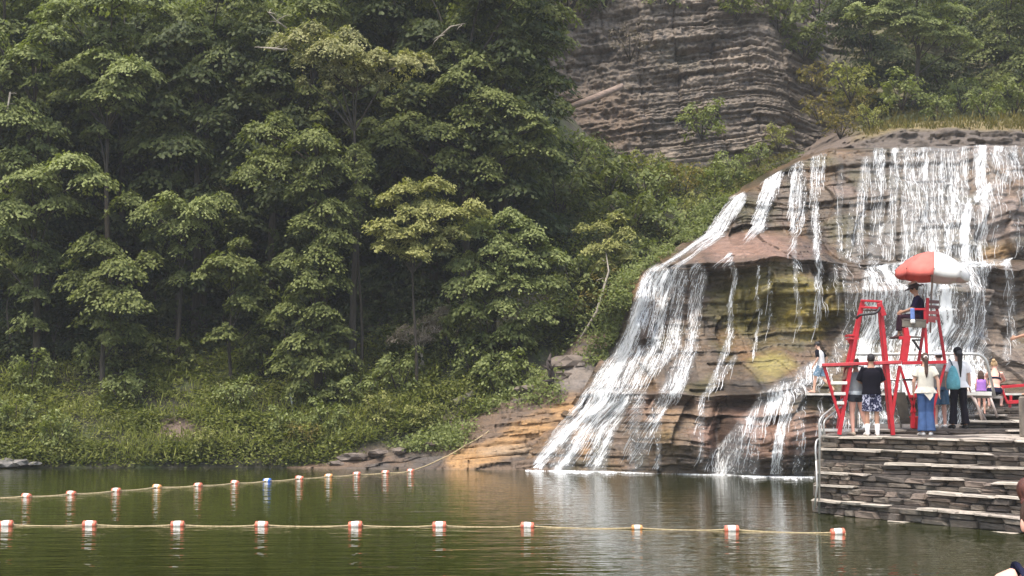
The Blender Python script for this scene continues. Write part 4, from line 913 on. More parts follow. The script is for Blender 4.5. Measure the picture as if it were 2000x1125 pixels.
gi = RG.integers(22, 44, 9000); gj = RG.integers(0, 259, 9000); gj = np.where(pix(GL[gi, gj])[0] < 1690, gj+120, gj) % 259; P = GL[gi, gj]+RG.normal(0, .12, (9000, 3)); P[:, 2] += .1
V, F, T = leaves(P, RG.normal(0, .35, (9000, 3))+np.array([0, -.3, 1]), RG.normal(0, 1, (9000, 3))+np.array([0, -1, .2]), RG.uniform(.15, .4, 9000), RG.uniform(.1, .7, 9000), .2)
tag(link_mesh('ledge_grass', np_mesh('ledge_grass', V, F, False, fattr=T), LM['autumn']), kind='stuff')
# --- dead wood
def wood(name, label, cat, pts, r, m=BARKL, twigs=0):
    org = Vector(pts[0]); o = empty(name, org, 0, label, cat); mb = MB()
    mb.tube([Vector(p)-org for p in pts], r, 8); stem_ = mb.build('stem', m, o, True)
    for k in range(twigs):
        t = random.random(); a = (Vector(pts[0]).lerp(Vector(pts[-1]), t))-org; tw = MB()
        d = Vector((random.uniform(-1, 1), random.uniform(-.5, .5), random.uniform(-.6, .9)))*.5
        tw.tube([a, a+d*.6+Vector((0, 0, .05)), a+d], [.02, .013, .004], 5); tw.build('twig', m, stem_, True)
    return o
wood('fallen_log', 'long grey brown log lying across the scree below the cliff', 'log', [at(1100, 214, 67.5), at(1160, 192, 68), at(1216, 168, 68.5)], [.13, .18, .15], mat('old_wood', (.26, .19, .15), .9, .35, 4, .8, 15, stretch=(.6, 3, 3)), 2)
wood('leaning_branch', 'bare pale branch leaning on the bushes left of the falls', 'branch', [at(1129, 668, 52.3), at(1165, 610, 52.4), at(1180, 560, 52.6), at(1189, 530, 52.8), at(1183, 490, 53)], [.04, .05, .05, .035, .015], twigs=2)
wood('dead_branch', 'bare white branch sticking out left of the vine draped tree', 'branch', [at(560, 98, 52.6), at(530, 94, 52.4), at(497, 92, 52.2)], [.05, .04, .015], twigs=5)
wood('dead_branch', 'thin pale twig rising over the vine draped tree', 'branch', [at(560, 55, 52.6), at(540, 40, 52.5), at(522, 22, 52.4)], [.03, .02, .008], twigs=4)
wood('dead_branch', 'pale bare branch tip above the big spreading tree', 'branch', [at(855, 75, 54), at(880, 52, 54), at(908, 46, 53.8)], [.04, .03, .012], twigs=4)
wood('grey_log', 'short grey log end in the weeds, the higher of two', 'log', [at(888, 786, 51.6), at(925, 768, 51.9)], [.13, .12])
wood('grey_log', 'grey log end poking out of the shrub, the lower of two', 'log', [at(938, 798, 51.2), at(972, 784, 51.5)], [.11, .1])
wood('birch_stem', 'thin white birch stem in the dark above the bank', 'branch', [at(566, 758, 52), at(569, 780, 52), at(572, 802, 52)], [.03, .03, .035], mat('birch', (.6, .6, .56), .7, .3, 20))
wood('hanging_dead_limb', 'bare grey forked limb at the left edge', 'branch', [at(12, 240, 53), at(16, 205, 53), at(20, 180, 53.2)], [.02, .035, .04], twigs=5)
st = empty('dead_stump', at(1074, 742, 50.6), 0, 'dark broken stump standing upright on the rocks left of the falls', 'stump')
mb = MB(); mb.tube([(0, 0, -.5), (.06, 0, .2), (-.05, 0, .6), (.03, 0, .95)], [.09, .13, .09, .03], 9); mb.build('trunk', mat('dark_wood', (.06, .045, .04), .9, .5, 8, .8, 12), st, True)
for k in range(7):
    mb = MB(); a = Vector((random.uniform(-.1, .1), -.1, random.uniform(-.2, .8))); d = Vector((random.uniform(-.35, .35), -.15, random.uniform(-.1, .45))); mb.tube([a, a+d*.6, a+d], [.05, .04, .012], 5); mb.build('root', MATS['dark_wood'], st, True)
mb = MB(); mb.tube([at(600, 790, 52.2)-Vector(), at(601, 720, 52.6)], [.1, .08], 7)
# --- rocks on the shore
ROCKP = []
for i in range(5):
    bm = bmesh.new(); bmesh.ops.create_icosphere(bm, subdivisions=2, radius=1)
    for v in bm.verts:
        v.co *= .8+.45*mnoise.noise(v.co*1.3+Vector((i*5, 0, 0))); v.co.z *= .6
        v.co.z = round(v.co.z*3)/3*.5+v.co.z*.5
    me = bpy.data.meshes.new('rock'); bm.to_mesh(me); bm.free(); ROCKP.append(me)
RKM = [mat('shore_rock_pale', (.19, .175, .16), .8, .3, 3, .6, 14), mat('shore_rock_brown', (.14, .11, .09), .8, .35, 3, .7, 14)]
for i, (px, py, Y, s, k, lab) in enumerate([
 (12, 905, 49.2, .5, 0, 'pale grey rock at the waterline in the left corner'), (42, 903, 49.2, .38, 0, 'smaller pale rock right of the left corner one'), (68, 905, 49.1, .22, 0, 'small pale stone beside the two corner rocks'),
 (690, 892, 49.3, .5, 1, 'brown boulder at the shore by the far buoys'), (735, 885, 49.4, .4, 1, 'brown boulder behind the shore rope end'),
 (660, 905, 49.0, .3, 1, 'low dark rock nearest the far buoys'), (780, 880, 49.6, .35, 1, 'flat brown rock above the shelf'), (1130, 705, 52.2, .9, 1, 'large grey brown block beside the dead stump'),
 (1100, 735, 51.6, .6, 1, 'blocky rock right under the dead stump'), (840, 868, 49.6, .3, 1, 'small brown rock near the rope'), (1035, 760, 51.0, .5, 1, 'brown rock left of the dead stump')]):
    me = ROCKP[i % 5].copy(); o = link_mesh('rock', me, RKM[k]); o.location = at(px, py, Y); o.scale = (s*1.3, s, s*.7); o.rotation_euler.z = i*1.3; tag(o, lab, 'rock', 'rocks on the shore')

# plants crowding the left rim of the falls
ri = RG.integers(40, nR-30, 15000); side = np.abs(RG.normal(0, .55, 15000))
P = FALLG[ri, 10].copy(); P[:, 0] -= side+.02; P[:, 1] += -.25+side*.7; P[:, 2] += RG.normal(0, .12, 15000)-.1*side
keep = (PYg[ri, 10] < 700) & (fbm(P[:, 0]*1.2, P[:, 1], P[:, 2]*1.2, 3) > .42); P = P[keep]; n_ = len(P)
V, F, T = leaves(P, RG.normal(0, 1, (n_, 3)), np.stack([RG.normal(-.2, .4, n_), RG.normal(-.4, .4, n_), np.ones(n_)], -1), RG.uniform(.07, .16, n_), RG.uniform(.1, .8, n_))
tag(link_mesh('rim_plants', np_mesh('rim_plants', V, F, False, fattr=T), LM['bright']), kind='stuff')

spx2, spy2 = pix(GS); w_ = (((spx2 < 930) & (spy2 < 893-(spx2-560)*.03) & (spy2 > 600)) | ((spx2 < 1100) & (spy2 < 812-(spx2-930)*.12) & (spy2 > 600))).astype(float)*np.clip(fbm(Xs*.8, Ys*.8, 3, 3)-.40, 0, 1); w_ /= w_.sum()
ii = RG.choice(w_.size, 14000, p=w_.ravel()); P = GS.reshape(-1, 3)[ii]+RG.normal(0, .12, (14000, 3)); P[:, 2] += RG.uniform(0, .35, 14000)
V, F, T = leaves(P, RG.normal(0, 1, (14000, 3)), np.stack([RG.normal(0, .4, 14000), RG.normal(-.4, .4, 14000), np.ones(14000)], -1), RG.uniform(.06, .16, 14000), RG.uniform(.1, .9, 14000))
tag(link_mesh('shelf_weeds', np_mesh('shelf_weeds', V, F, False, fattr=T), LM['bright']), kind='stuff')
# ------------------------------------------------------------------ STONE LANDING WITH STEPS
STONE = [mat('stone_a', (.155, .126, .10), .85, .35, 5, .9, 25), mat('stone_b', (.21, .175, .14), .85, .3, 5, .9, 25), mat('stone_c', (.10, .082, .068), .85, .35, 5, .9, 25), mat('stone_d', (.18, .138, .11), .85, .3, 5, .9, 25)]
CAP = [mat('cap_stone', (.42, .37, .31), .85, .25, 4, .7, 25), mat('lit_cap_flagstone', (.36, .31, .26), .85, .3, 4, .7, 25)]  # paler than the courses: lit treads exaggerated in the stone colour
MORTAR = mat('mortar', (.085, .07, .06), .95, .4, 8, .8, 40)
def stone_mesh(i, rough=.09):
    bm = bmesh.new(); bmesh.ops.create_cube(bm, size=1)
    for v in bm.verts: v.co += Vector([random.uniform(-rough, rough) for _ in range(3)])
    bmesh.ops.bevel(bm, geom=list(bm.edges), offset=.10, segments=1, affect='EDGES', clamp_overlap=True)
    for v in bm.verts: v.co += Vector([random.uniform(-.02, .02) for _ in range(3)])
    me = bpy.data.meshes.new('stone'); bm.to_mesh(me); bm.free(); return me
SM = [[stone_mesh(i) for i in range(5)] for _ in range(4)]
for k in range(4):
    for me in SM[k]: me.materials.append(STONE[k])
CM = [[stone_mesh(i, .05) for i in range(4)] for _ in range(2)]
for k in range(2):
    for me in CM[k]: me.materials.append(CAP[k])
landing = empty('stone_landing', (8, 30, 0), 0, 'stepped landing of rough layered stone rising from the pool at the right', 'stone landing')
landing_inv = Vector((8, 30, 0))
def lay(me, p, ang, d, name='stone', tilt=0):
    o = bpy.data.objects.new(name, me); COL.objects.link(o); o.parent = landing
    o.location = Vector(p)-landing_inv; o.rotation_euler = (random.uniform(-.04, .04)+tilt, random.uniform(-.025, .025), ang+random.uniform(-.04, .04)); o.scale = d
    return o
ZL = [-.35, 0.0, .30, .60, .86, 1.10, 1.345, 1.60]
L0, L1 = Vector((6.30, 29.5)), Vector((6.62, 30.0)); R0, R1 = Vector((8.97, 24.9)), Vector((9.72, 27.2))
core = MB()
def course(Lp, Rp, z0, z1, ext, depth=.45, sub=2, capz=True, lmin=.28, lmax=.75, back=None):
    d = (Rp-Lp); n = d.length; u = d/n; nrm = Vector((u.y, -u.x))      # outward (towards camera/left)
    if nrm.y > 0: nrm = -nrm
    ang = math.atan2(u.y, u.x); h = (z1-z0-(.05 if capz else 0))/sub
    zc = z0
    for s in range(sub):
        t = -.05; hh = h*random.uniform(.85, 1.15) if s == 0 and sub > 1 else (z1-(.05 if capz else 0)-zc)
        while t < n*ext:
            w = random.uniform(lmin, lmax)*(1 if t > .8 else .6); c = Lp+u*(t+w/2)-nrm*(depth/2-random.uniform(-.06, .07))
            if random.random() < .35 and hh > .09:
                lay(random.choice(random.choice(SM)), (c.x, c.y, zc+hh*.27), ang, (w-.02, depth, hh*.52)); lay(random.choice(random.choice(SM)), (c.x, c.y, zc+hh*.77), ang, (w-.02, depth, hh*.45))
            else: lay(random.choice(random.choice(SM)), (c.x, c.y, zc+hh/2), ang, (w-.015, depth, hh-.012))
            t += w
        zc += hh
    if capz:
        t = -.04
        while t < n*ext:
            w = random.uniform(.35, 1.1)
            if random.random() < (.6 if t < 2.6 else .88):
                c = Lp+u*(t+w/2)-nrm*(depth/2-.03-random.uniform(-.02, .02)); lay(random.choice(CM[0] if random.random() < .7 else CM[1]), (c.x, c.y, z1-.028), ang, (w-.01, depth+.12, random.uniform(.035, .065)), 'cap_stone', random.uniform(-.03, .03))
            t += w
for k in range(len(ZL)-1):
    f = max(0, (ZL[k]+.1)/1.6); f2 = f
    Lp = L0.lerp(L1, f); Rp = R0.lerp(R1, f)
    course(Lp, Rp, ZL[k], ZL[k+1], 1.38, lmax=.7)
    # recessed core
    d = (Rp-Lp); u = d.normalized(); nrm = Vector((u.y, -u.x)); nrm = nrm if nrm.y < 0 else -nrm
    a = Lp-nrm*.10+u*.05; b = Lp+d*1.5-nrm*.10; zz0, zz1 = ZL[k]-.02-.002*k, ZL[k+1]-.004
    poly = [a, b, Vector((15, b.y)), Vector((15, 38)), Vector((Lp.x+2.9, 38)), Vector((Lp.x+.42, Lp.y+1.2))]
    core.add([(p.x, p.y, zz0) for p in poly]+[(p.x, p.y, zz1) for p in poly], [tuple(range(6))[::-1], tuple(range(6, 12))]+[(i, (i+1) % 6, 6+(i+1) % 6, 6+i) for i in range(6)])
    # left return of the wall
    n2 = Vector((1.3, 4.0)); sgn = Lp+Vector((.12, .1)); ang = math.atan2(n2.y, n2.x); t = .1
    while t < 2.2:
        w = random.uniform(.35, .7); c = sgn+n2.normalized()*(t+w/2); h = ZL[k+1]-ZL[k]
        lay(random.choice(random.choice(SM)), (c.x+.02, c.y, ZL[k]+h/2), ang, (w, .4, h-.01)); t += w
# higher steps behind
def step(x0, x1, Y, z0, z1, slope=0.0):
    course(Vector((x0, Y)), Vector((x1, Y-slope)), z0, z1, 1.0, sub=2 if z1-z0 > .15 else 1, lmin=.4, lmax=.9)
    pl = [(x0+.1, Y+.12), (x1, Y+.12), (x1+3, 38), (x0*38/Y*1.06, 38)]; core.add([(x, y, z0-.07) for x, y in pl]+[(x, y, z1-.006) for x, y in pl], [(3, 2, 1, 0), (4, 5, 6, 7), (0, 1, 5, 4), (1, 2, 6, 5), (2, 3, 7, 6), (3, 0, 4, 7)])
xs = lambda px, Y, z: zpx(px, z, Y).x
step(xs(1672, 30.5, 1.72), 12.6, 30.5, 1.60, 1.72)
step(xs(1890, 31.6, 1.88), 12.8, 31.6, 1.72, 1.90)
step(xs(1905, 32.3, 2.0), 13.0, 32.3, 1.90, 2.02)
step(xs(1938, 33.1, 2.16), 13.2, 33.1, 2.02, 2.18)
co = core.build('core', MORTAR, landing); co.location = -landing_inv
# flagstones of the landing floor
fy = 29.95
while fy < 37:
    d_ = random.uniform(.6, .9); fx_ = 6.9+(fy-29.9)*.23+.25
    while fx_ < 14:
        w = random.uniform(.7, 1.3)
        zt_ = 1.60
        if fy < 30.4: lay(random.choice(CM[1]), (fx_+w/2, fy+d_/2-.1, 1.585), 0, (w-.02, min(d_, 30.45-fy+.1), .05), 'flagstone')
        fx_ += w
    fy += d_
t_ = 0
for k in range(9):
    x_ = 10.0+k*.62; y_ = 27.9-.0*k
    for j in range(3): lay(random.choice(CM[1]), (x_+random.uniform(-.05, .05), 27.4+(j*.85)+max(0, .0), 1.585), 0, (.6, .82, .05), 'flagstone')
# tall block of steps past the right edge that carries the guard
step_blk = empty('stone_plinth', (10.95, 27.9, 1.60), 0, 'squared stone plinth under the guard in white at the right edge', 'plinth')
mb = MB(); mb.box((0, 0, .41), (.9, .8, .82)); mb.build('block', STONE[1], step_blk, bevel=.03)
# concrete walkway along the foot of the falls
o = empty('concrete_walkway', zpx(1700, 2.45, 44.3), 0, 'narrow pale concrete ledge along the foot of the falls', 'walkway')
mb = MB(); a = zpx(1556, 2.52, 44.0); b = zpx(2060, 2.52, 43.4); og = o.location
mb.bar(a-og+Vector((0, .5, -.06)), b-og+Vector((0, .5, -.06)), 1.0, .10)
mb2 = MB(); q = [(1556, 44.0), (2060, 43.4)]
vs = [zpx(p, z, Y+d)-og for (p, Y) in q for (z, d) in ((2.50, 0), (2.56, 0), (2.56, 1.3), (2.50, 1.3))]
mb2.add(vs, [(0, 1, 5, 4), (1, 2, 6, 5), (2, 3, 7, 6), (3, 0, 4, 7), (0, 3, 2, 1), (4, 5, 6, 7)])
mb2.build('slab', mat('pale_concrete', (.66, .62, .56), .85, .2, 6, .4, 40), o)
# ------------------------------------------------------------------ METAL RAILS AND BOARD
STEEL = mat('galvanised_steel', (.50, .49, .46), .42, .12, 10, metal=.55)
RED = mat('red_paint', (.50, .018, .030), .38, .18, 7, .15, 60)
REDF = mat('red_paint_faded', (.55, .06, .07), .5, .25, 7, .15, 60)
WHITE = mat('white_board', (.74, .71, .66), .55, .12, 6, .1, 40)
DWOOD = mat('weathered_planks', (.13, .105, .09), .85, .3, 5, .6, 30, stretch=(.5, 4, 4))
BLACK = mat('black_rubber', (.015, .014, .016), .5, .3, 8)
def tubes(name, label, cat, specs, m=STEEL, r=.025, part='rail', group=None):
    org = Vector(specs[0][1][0]) if isinstance(specs[0][0], str) else Vector(specs[0][0]); o = empty(name, org, 0, label, cat, group)
    for s in specs:
        pn, pts, rr = (s[0], s[1], s[2] if len(s) > 2 else r)
        mb = MB(); mb.tube([Vector(p)-org for p in pts], rr, 8); mb.build(pn, m, o, True)
    return o
def arc(a, b, c, n=5):
    a, b, c = Vector(a), Vector(b), Vector(c)
    return [(a*(1-t)**2+b*2*t*(1-t)+c*t*t) for t in [i/n for i in range(n+1)]]
Yr = 32.0
tubes('guard_rail', 'long grey steel rail bent down at its right end behind the people', 'railing', [
 ('rail', [at(1667, 692, Yr)]+[at(1900, 691, Yr)]+arc(at(1900, 691, Yr), at(1922, 691, Yr), at(1928, 710, Yr))+[at(1943, 775, Yr)], .035),
 ('mid_rail', [at(1672, 742, Yr), at(1880, 742, Yr)], .025),
 ('post', [at(1672, 692, Yr), at(1672, 836, Yr)], .03), ('post', [at(1760, 692, Yr), at(1760, 836, Yr)], .03), ('post', [at(1886, 692, Yr), at(1890, 770, Yr)], .025)])
tubes('hand_rail', 'paired steel handrail climbing out of the water at the wall corner', 'railing', [
 ('rail', [at(1600, 1003, 29.3), at(1601, 860, 29.3), at(1600, 828, 29.3)]+arc(at(1600, 828, 29.3), at(1600, 820, 29.3), at(1607, 812, 29.4))+[at(1640, 785, 30.2), at(1658, 770, 30.6)], .022),
 ('rail', [at(1609, 860, 29.9), at(1609, 830, 29.9)]+arc(at(1609, 830, 29.9), at(1609, 822, 29.9), at(1615, 817, 30))+[at(1645, 793, 30.5), at(1662, 778, 30.9)], .02),
 ('hoop', [at(1594, 900, 29.1)]+arc(at(1594, 900, 29.1), at(1590, 856, 29.1), at(1599, 858, 29.3)), .02), ('hoop', [at(1594, 900, 29.1), at(1596, 950, 29.1), at(1590, 996, 29.1)], .02)])
ob = empty('low_bench', at(1650, 840, 30.2), 0, 'low white plank bench at the left end of the landing', 'bench'); og = ob.location
mb = MB(); mb.bar(at(1603, 840, 30.2)-og, at(1672, 840, 30.2)-og, .05, .30); mb.build('seat', WHITE, ob)
for p in (1608, 1664):
    mb = MB(); mb.bar(at(p, 842, 30.2)-og, Vector((at(p, 842, 30.2).x, 30.2, 1.59))-og, .05, .2); mb.build('leg', STEEL, ob)
# board with ladder at right
dbo = empty('diving_board', at(1905, 770, 32.2), 0, 'white board on sloping pale legs beside the child in purple', 'board'); og = dbo.location
mb = MB(); mb.bar(at(1876, 768, 32.2)-og, at(1930, 769, 32.2)-og, .09, .5); mb.build('board', WHITE, dbo)
mb = MB(); mb.bar(at(1880, 774, 32.3)-og, at(1952, 776, 32.3)-og, .06, .4); mb.build('frame', mat('grey_frame', (.3, .27, .25), .6), dbo)
for a, b in [((1887, 755), (1928, 826)), ((1903, 776), (1922, 830)), ((1934, 776), (1948, 815)), ((1880, 735), (1893, 775))]:
    mb = MB(); mb.tube([at(*a, 32.0)-og, at(*b, 32.0)-og], .03, 8); mb.build('leg', mat('pale_metal', (.55, .45, .40), .4, .15, 8, metal=.2), dbo, True)
# ------------------------------------------------------------------ LIFEGUARD STANDS
N_, F_d = 29.75, 30.55
def bar_part(o, name, a, b, w, m, d=None, bevel=.006):
    og = o.location; mb = MB(); mb.bar(Vector(a)-og, Vector(b)-og, w, d); return mb.build(name, m, o, bevel=bevel)
sa = empty('lifeguard_stand', zpx(1690, 1.6, N_), 0, 'empty red lifeguard stand with tall tapering frame over the man in black', 'lifeguard stand')
for Y, (dx, nm) in ((N_, (0, 'leg')), (F_d, (9, 'leg'))):
    bar_part(sa, 'leg', at(1686-dx*.2, 588, Y), at(1662-dx*.9, 712, Y), .066, RED); bar_part(sa, 'leg', at(1662-dx*.9, 712, Y), at(1639-dx*.2, 849 if Y == N_ else 838, Y), .08, RED)
    bar_part(sa, 'leg', at(1719-dx*.3, 590, Y), at(1732-dx*.5, 712, Y), .075, RED); bar_part(sa, 'leg', at(1732-dx*.5, 712, Y), at(1744-dx*.5, 850 if Y == N_ else 838, Y), .085, RED)
    bar_part(sa, 'brace', at(1609, 714, Y-.01), at(1641, 818, Y-.01), .06, RED); bar_part(sa, 'brace', at(1757, 714, Y-.01), at(1742, 815, Y-.01), .06, RED)
    bar_part(sa, 'platform_beam', at(1606, 713+dx*.1, Y-.06), at(1760, 707+dx*.1, Y-.06), .065, REDF if Y == N_ else RED)
    bar_part(sa, 'top_rail', at(1681, 587, Y-.06), at(1723, 589, Y-.06), .045, RED); bar_part(sa, 'top_rail', at(1682, 600, Y-.06), at(1721, 602, Y-.06), .045, RED)
for k in range(7):                                    # deck planks of the stand
    x0 = 1610+k*12; bar_part(sa, 'deck_plank', at(x0, 716, N_-.05), at(x0, 716, F_d), .115, DWOOD, .03, 0)
for y, a, b in ((748, 1622, 1654), (769, 1628, 1651), (787, 1634, 1648)): bar_part(sa, 'rung', at(a, y, N_-.03), at(b, y, N_-.03), .065, WHITE, .09)
bar_part(sa, 'side_panel', at(1717, 592, N_-.08), at(1727, 617, N_-.08), .11, RED, .03)
bar_part(sa, 'seat_plank', at(1688, 606, N_+.1), at(1717, 606, N_+.1), .02, DWOOD, .3)
og = sa.location; mb = MB(); mb.tube([p-og for p in [at(1672, 622, N_-.1), at(1680, 615, N_-.12), at(1700, 613, N_-.15)]+arc(at(1700, 613, N_-.15), at(1714, 614, N_-.15), at(1719, 600, N_-.12))], .028, 8); mb.build('armrest', BLACK, sa, True)
bar_part(sa, 'foot_rest', at(1654, 656, F_d), at(1674, 656, F_d), .05, RED, .4); bar_part(sa, 'foot_rest', at(1655, 662, F_d), at(1674, 662, F_d), .04, REDF, .4)
bar_part(sa, 'brace', at(1658, 664, F_d), at(1671, 686, F_d), .07, RED); bar_part(sa, 'brace', at(1671, 662, F_d+.05), at(1664, 712, F_d+.05), .08, RED)
bar_part(sa, 'side_rail', at(1716, 596, N_), at(1714, 596, F_d), .04, RED); bar_part(sa, 'side_rail', at(1688, 596, N_), at(1690, 596, F_d), .04, RED)
# stand with the guard
Nb, Fb = 30.0, 30.75
sb_ = empty('lifeguard_stand', zpx(1800, 1.72, Nb), 0, 'red lifeguard stand holding the seated guard under the umbrella', 'lifeguard stand')
bar_part(sb_, 'leg', at(1771, 655, Nb), at(1764, 707, Nb), .15, RED, .12)
bar_part(sb_, 'leg', at(1768, 640, Nb), at(1771, 658, Nb), .11, RED, .1)
bar_part(sb_, 'leg', at(1804, 640, Fb), at(1794, 706, Fb), .06, RED); bar_part(sb_, 'leg', at(1806, 604, Nb), at(1807, 640, Nb), .05, RED)
bar_part(sb_, 'leg', at(1807, 640, Nb), at(1811, 706, Nb), .055, RED); bar_part(sb_, 'leg', at(1829, 600, Fb), at(1846, 708, Fb), .06, RED)
for Y in (Nb, Fb):
    bar_part(sb_, 'platform_beam', at(1762, 709, Y-.05), at(1848, 707, Y-.05), .07, RED)
    bar_part(sb_, 'brace', at(1757, 714, Y), at(1787, 805, Y), .05, RED); bar_part(sb_, 'brace', at(1802, 712, Y), at(1780, 806, Y), .05, RED)
    bar_part(sb_, 'brace', at(1846, 712, Y), at(1822, 800, Y), .05, RED)
    bar_part(sb_, 'leg', at(1784, 800, Y+.03), at(1782, 836, Y+.03), .08, RED); bar_part(sb_, 'leg', at(1823, 796, Y+.03), at(1821, 836, Y+.03), .08, RED)
bar_part(sb_, 'cross_bar', at(1764, 741, Nb-.04), at(1806, 741, Nb-.04), .03, BLACK)
bar_part(sb_, 'cross_bar', at(1775, 774, Nb-.04), at(1796, 774, Nb-.04), .06, RED)
for k in range(4): bar_part(sb_, 'seat_plank', at(1763, 624, Nb+.02+k*.2), at(1807, 626, Nb+.02+k*.2), .035, DWOOD, .17, 0)
bar_part(sb_, 'seat_apron', at(1762, 632, Nb-.04), at(1808, 634, Nb-.04), .14, mat('apron_board', (.17, .15, .12), .8, .3, 6), .04)
for k, y in enumerate((590, 600, 611, 622)): bar_part(sb_, 'back_slat', at(1812, y-1, Nb+.1+.0*k), at(1833, y, Fb), .07, RED if k > 1 else mat('dark_red', (.12, .012, .02), .5), .03, 0)
bar_part(sb_, 'back_post', at(1812, 582, Nb+.1), at(1810, 632, Nb+.1), .06, RED); bar_part(sb_, 'back_panel', at(1808, 622, Nb+.06), at(1826, 624, Fb-.1), .14, RED, .03)
bar_part(sb_, 'armrest', at(1783, 604, Nb), at(1807, 604, Nb), .04, RED, .08); bar_part(sb_, 'armrest', at(1786, 602, Fb), at(1812, 602, Fb), .04, RED, .08)
for k in range(3): bar_part(sb_, 'foot_plank', at(1762+k*.2, 657, Nb+.05+k*.24), at(1798, 659, Nb+.05+k*.24), .03, DWOOD, .2, 0)
bar_part(sb_, 'foot_beam', at(1756, 660, Nb-.02), at(1772, 661, Nb-.02), .07, RED)
bar_part(sb_, 'foot_brace', at(1782, 663, Nb), at(1797, 684, Nb), .045, BLACK); bar_part(sb_, 'foot_brace', at(1781, 664, Nb-.01), at(1798, 664, Nb-.01), .035, BLACK)
# bag of blue cloth on the arm: rests on the stand
ot = empty('blue_towel', at(1782, 603, Nb-.08), 0, 'folded blue towel with white end hung over the guard stand arm', 'towel'); og = ot.location
mb = MB(); mb.box((0, 0, -.11), (.09, .05, .24)); mb.build('cloth', mat('towel_blue', (.16, .25, .55), .9, .2, 20, .3, 80), ot, bevel=.015)
mb = MB(); mb.box((.0, -.01, -.27), (.10, .06, .09)); mb.build('end', mat('towel_white', (.75, .75, .72), .9, .1, 20, .3, 80), ot, bevel=.02)
# ---- umbrella
UC = at(1821, 534, 30.3)
um = empty('umbrella', UC, 0, 'red and white umbrella tilted over the lifeguard', 'umbrella')
mb = MB(); mb.tube([at(1817, 650, 30.4)-UC, Vector((0, 0, 0)), at(1819, 500, 30.3)-UC], .02, 8); mb.build('pole', mat('umbrella_pole', (.30, .25, .22), .5, .2, 8), um, True)
tiltM = Matrix.Rotation(R(5), 3, 'Y') @ Matrix.Rotation(R(-0.5), 3, 'X')
URED = mat('umbrella_red', (.80, .20, .16), .7, .15, 6); UWH = mat('umbrella_white', (.80, .79, .76), .7, .08, 6)
for m_ in (URED, UWH):
    nt = m_.node_tree; tr = nt.nodes.new('ShaderNodeBsdfTranslucent'); mx = nt.nodes.new('ShaderNodeMixShader'); mx.inputs[0].default_value = .3
    tr.inputs[0].default_value = (.8, .15, .12, 1) if m_ is URED else (.85, .8, .75, 1)
    b_ = nt.nodes['Principled BSDF']; nt.links.new(b_.outputs[0], mx.inputs[1]); nt.links.new(tr.outputs[0], mx.inputs[2]); nt.links.new(mx.outputs[0], nt.nodes['Material Output'].inputs[0])
RU, HU = .78, .44; NP = 8
def upt(a, t, z0=0):
    x = t; return tiltM @ Vector((math.cos(a)*RU*x, math.sin(a)*RU*x, HU*(1-x**2.1)+.03+z0))
for k in range(NP):
    a0 = R(-104)+k*2*math.pi/NP; a1 = a0+2*math.pi/NP
    mcol = UWH if k < 4 else URED
    for th in (0,):
        mb = MB(); n = 7; mm = 6; vs = []; fs = []
        for i in range(n+1):
            t = .02+.98*i/n
            for j in range(mm+1):
                f = j/mm; p = upt(a0, t).lerp(upt(a1, t), f); sag = 4*f*(1-f); p = p-Vector((0, 0, .035*sag*t))
                vs.append(p)
        for s in (1, 2):                                  # valance
            for j in range(mm+1):
                f = j/mm; p = upt(a0, 1).lerp(upt(a1, 1), f); sag = 4*f*(1-f); vs.append(p+tiltM @ Vector((0, 0, -.035*sag-.07*s))+Vector((0, .012*math.sin(j*2.1+k), 0)))
        W = mm+1
        for i in range(n+2):
            for j in range(mm): fs.append((i*W+j, i*W+j+1, (i+1)*W+j+1, (i+1)*W+j))
        mb.add(vs, fs); o = mb.build('panel', mcol, um, True)
        so = o.modifiers.new('t', 'SOLIDIFY'); so.thickness = .006
    mb = MB(); mb.tube([upt(a0, t, -.012) for t in (.02, .3, .6, .8, 1.02)], .007, 5); mb.build('rib', mat('rib_metal', (.1, .09, .09), .4, metal=.5), um, True)
mb = MB(); mb.ell(upt(0, 0, .02)*1.0, (.03, .03, .05)); mb.build('finial', UWH, um, True)
# red bucket and dark board, barrier
bk_o = empty('bucket', zpx(1790, 1.72, 30.9), 0, 'red bucket with a pale handle on the landing by the jeans', 'bucket')
mb = MB(); mb.loft([((0, 0, z), (r, 0, 0), (0, r, 0)) for z, r in ((0, .105), (.02, .115), (.24, .135), (.25, .145), (.27, .145), (.27, .13), (.03, .10))], 18); bb_ = mb.build('body', mat('red_plastic', (.62, .035, .03), .4, .1, 6), bk_o, True)
mb = MB(); mb.tube([(math.cos(a)*.13, -.08, .25-math.sin(a)*.14) for a in [i*math.pi/8 for i in range(9)]], .01, 6); mb.build('handle', mat('pale_handle', (.75, .35, .25), .5), bb_, True)
pn = empty('dark_mat', zpx(1765, 1.72, 31.6), 0, 'dark green brown mat leaning behind the red stands', 'mat'); og = pn.location
mb = MB(); q = [at(1746, 766, 31.4)-og, at(1768, 766, 31.4)-og, at(1780, 828, 31.0)-og, at(1761, 828, 31.0)-og]; mb.add(q+[v+Vector((0, .06, 0)) for v in q], [(3, 2, 1, 0), (4, 5, 6, 7), (0, 1, 5, 4), (1, 2, 6, 5), (2, 3, 7, 6), (3, 0, 4, 7)]); mb.build('sheet', mat('dark_mat', (.035, .028, .018), .85, .5, 3, .4, 20), pn)
ba = empty('red_barrier', at(1980, 785, 33.3), 0, 'low red metal bench frame on the top step at the right edge', 'barrier')
for a, b, w in [((1956, 756), (2030, 750), .07), ((1966, 786), (2030, 782), .08)]: bar_part(ba, 'rail', at(*a, 33.3), at(*b, 33.3), w, RED)
for x, y0, y1 in ((1972, 786, 796), (1974, 772, 786), (1998, 784, 796), (2020, 750, 796)): bar_part(ba, 'post', at(x, y0, 33.34), at(x, y1, 33.34), .06, RED)
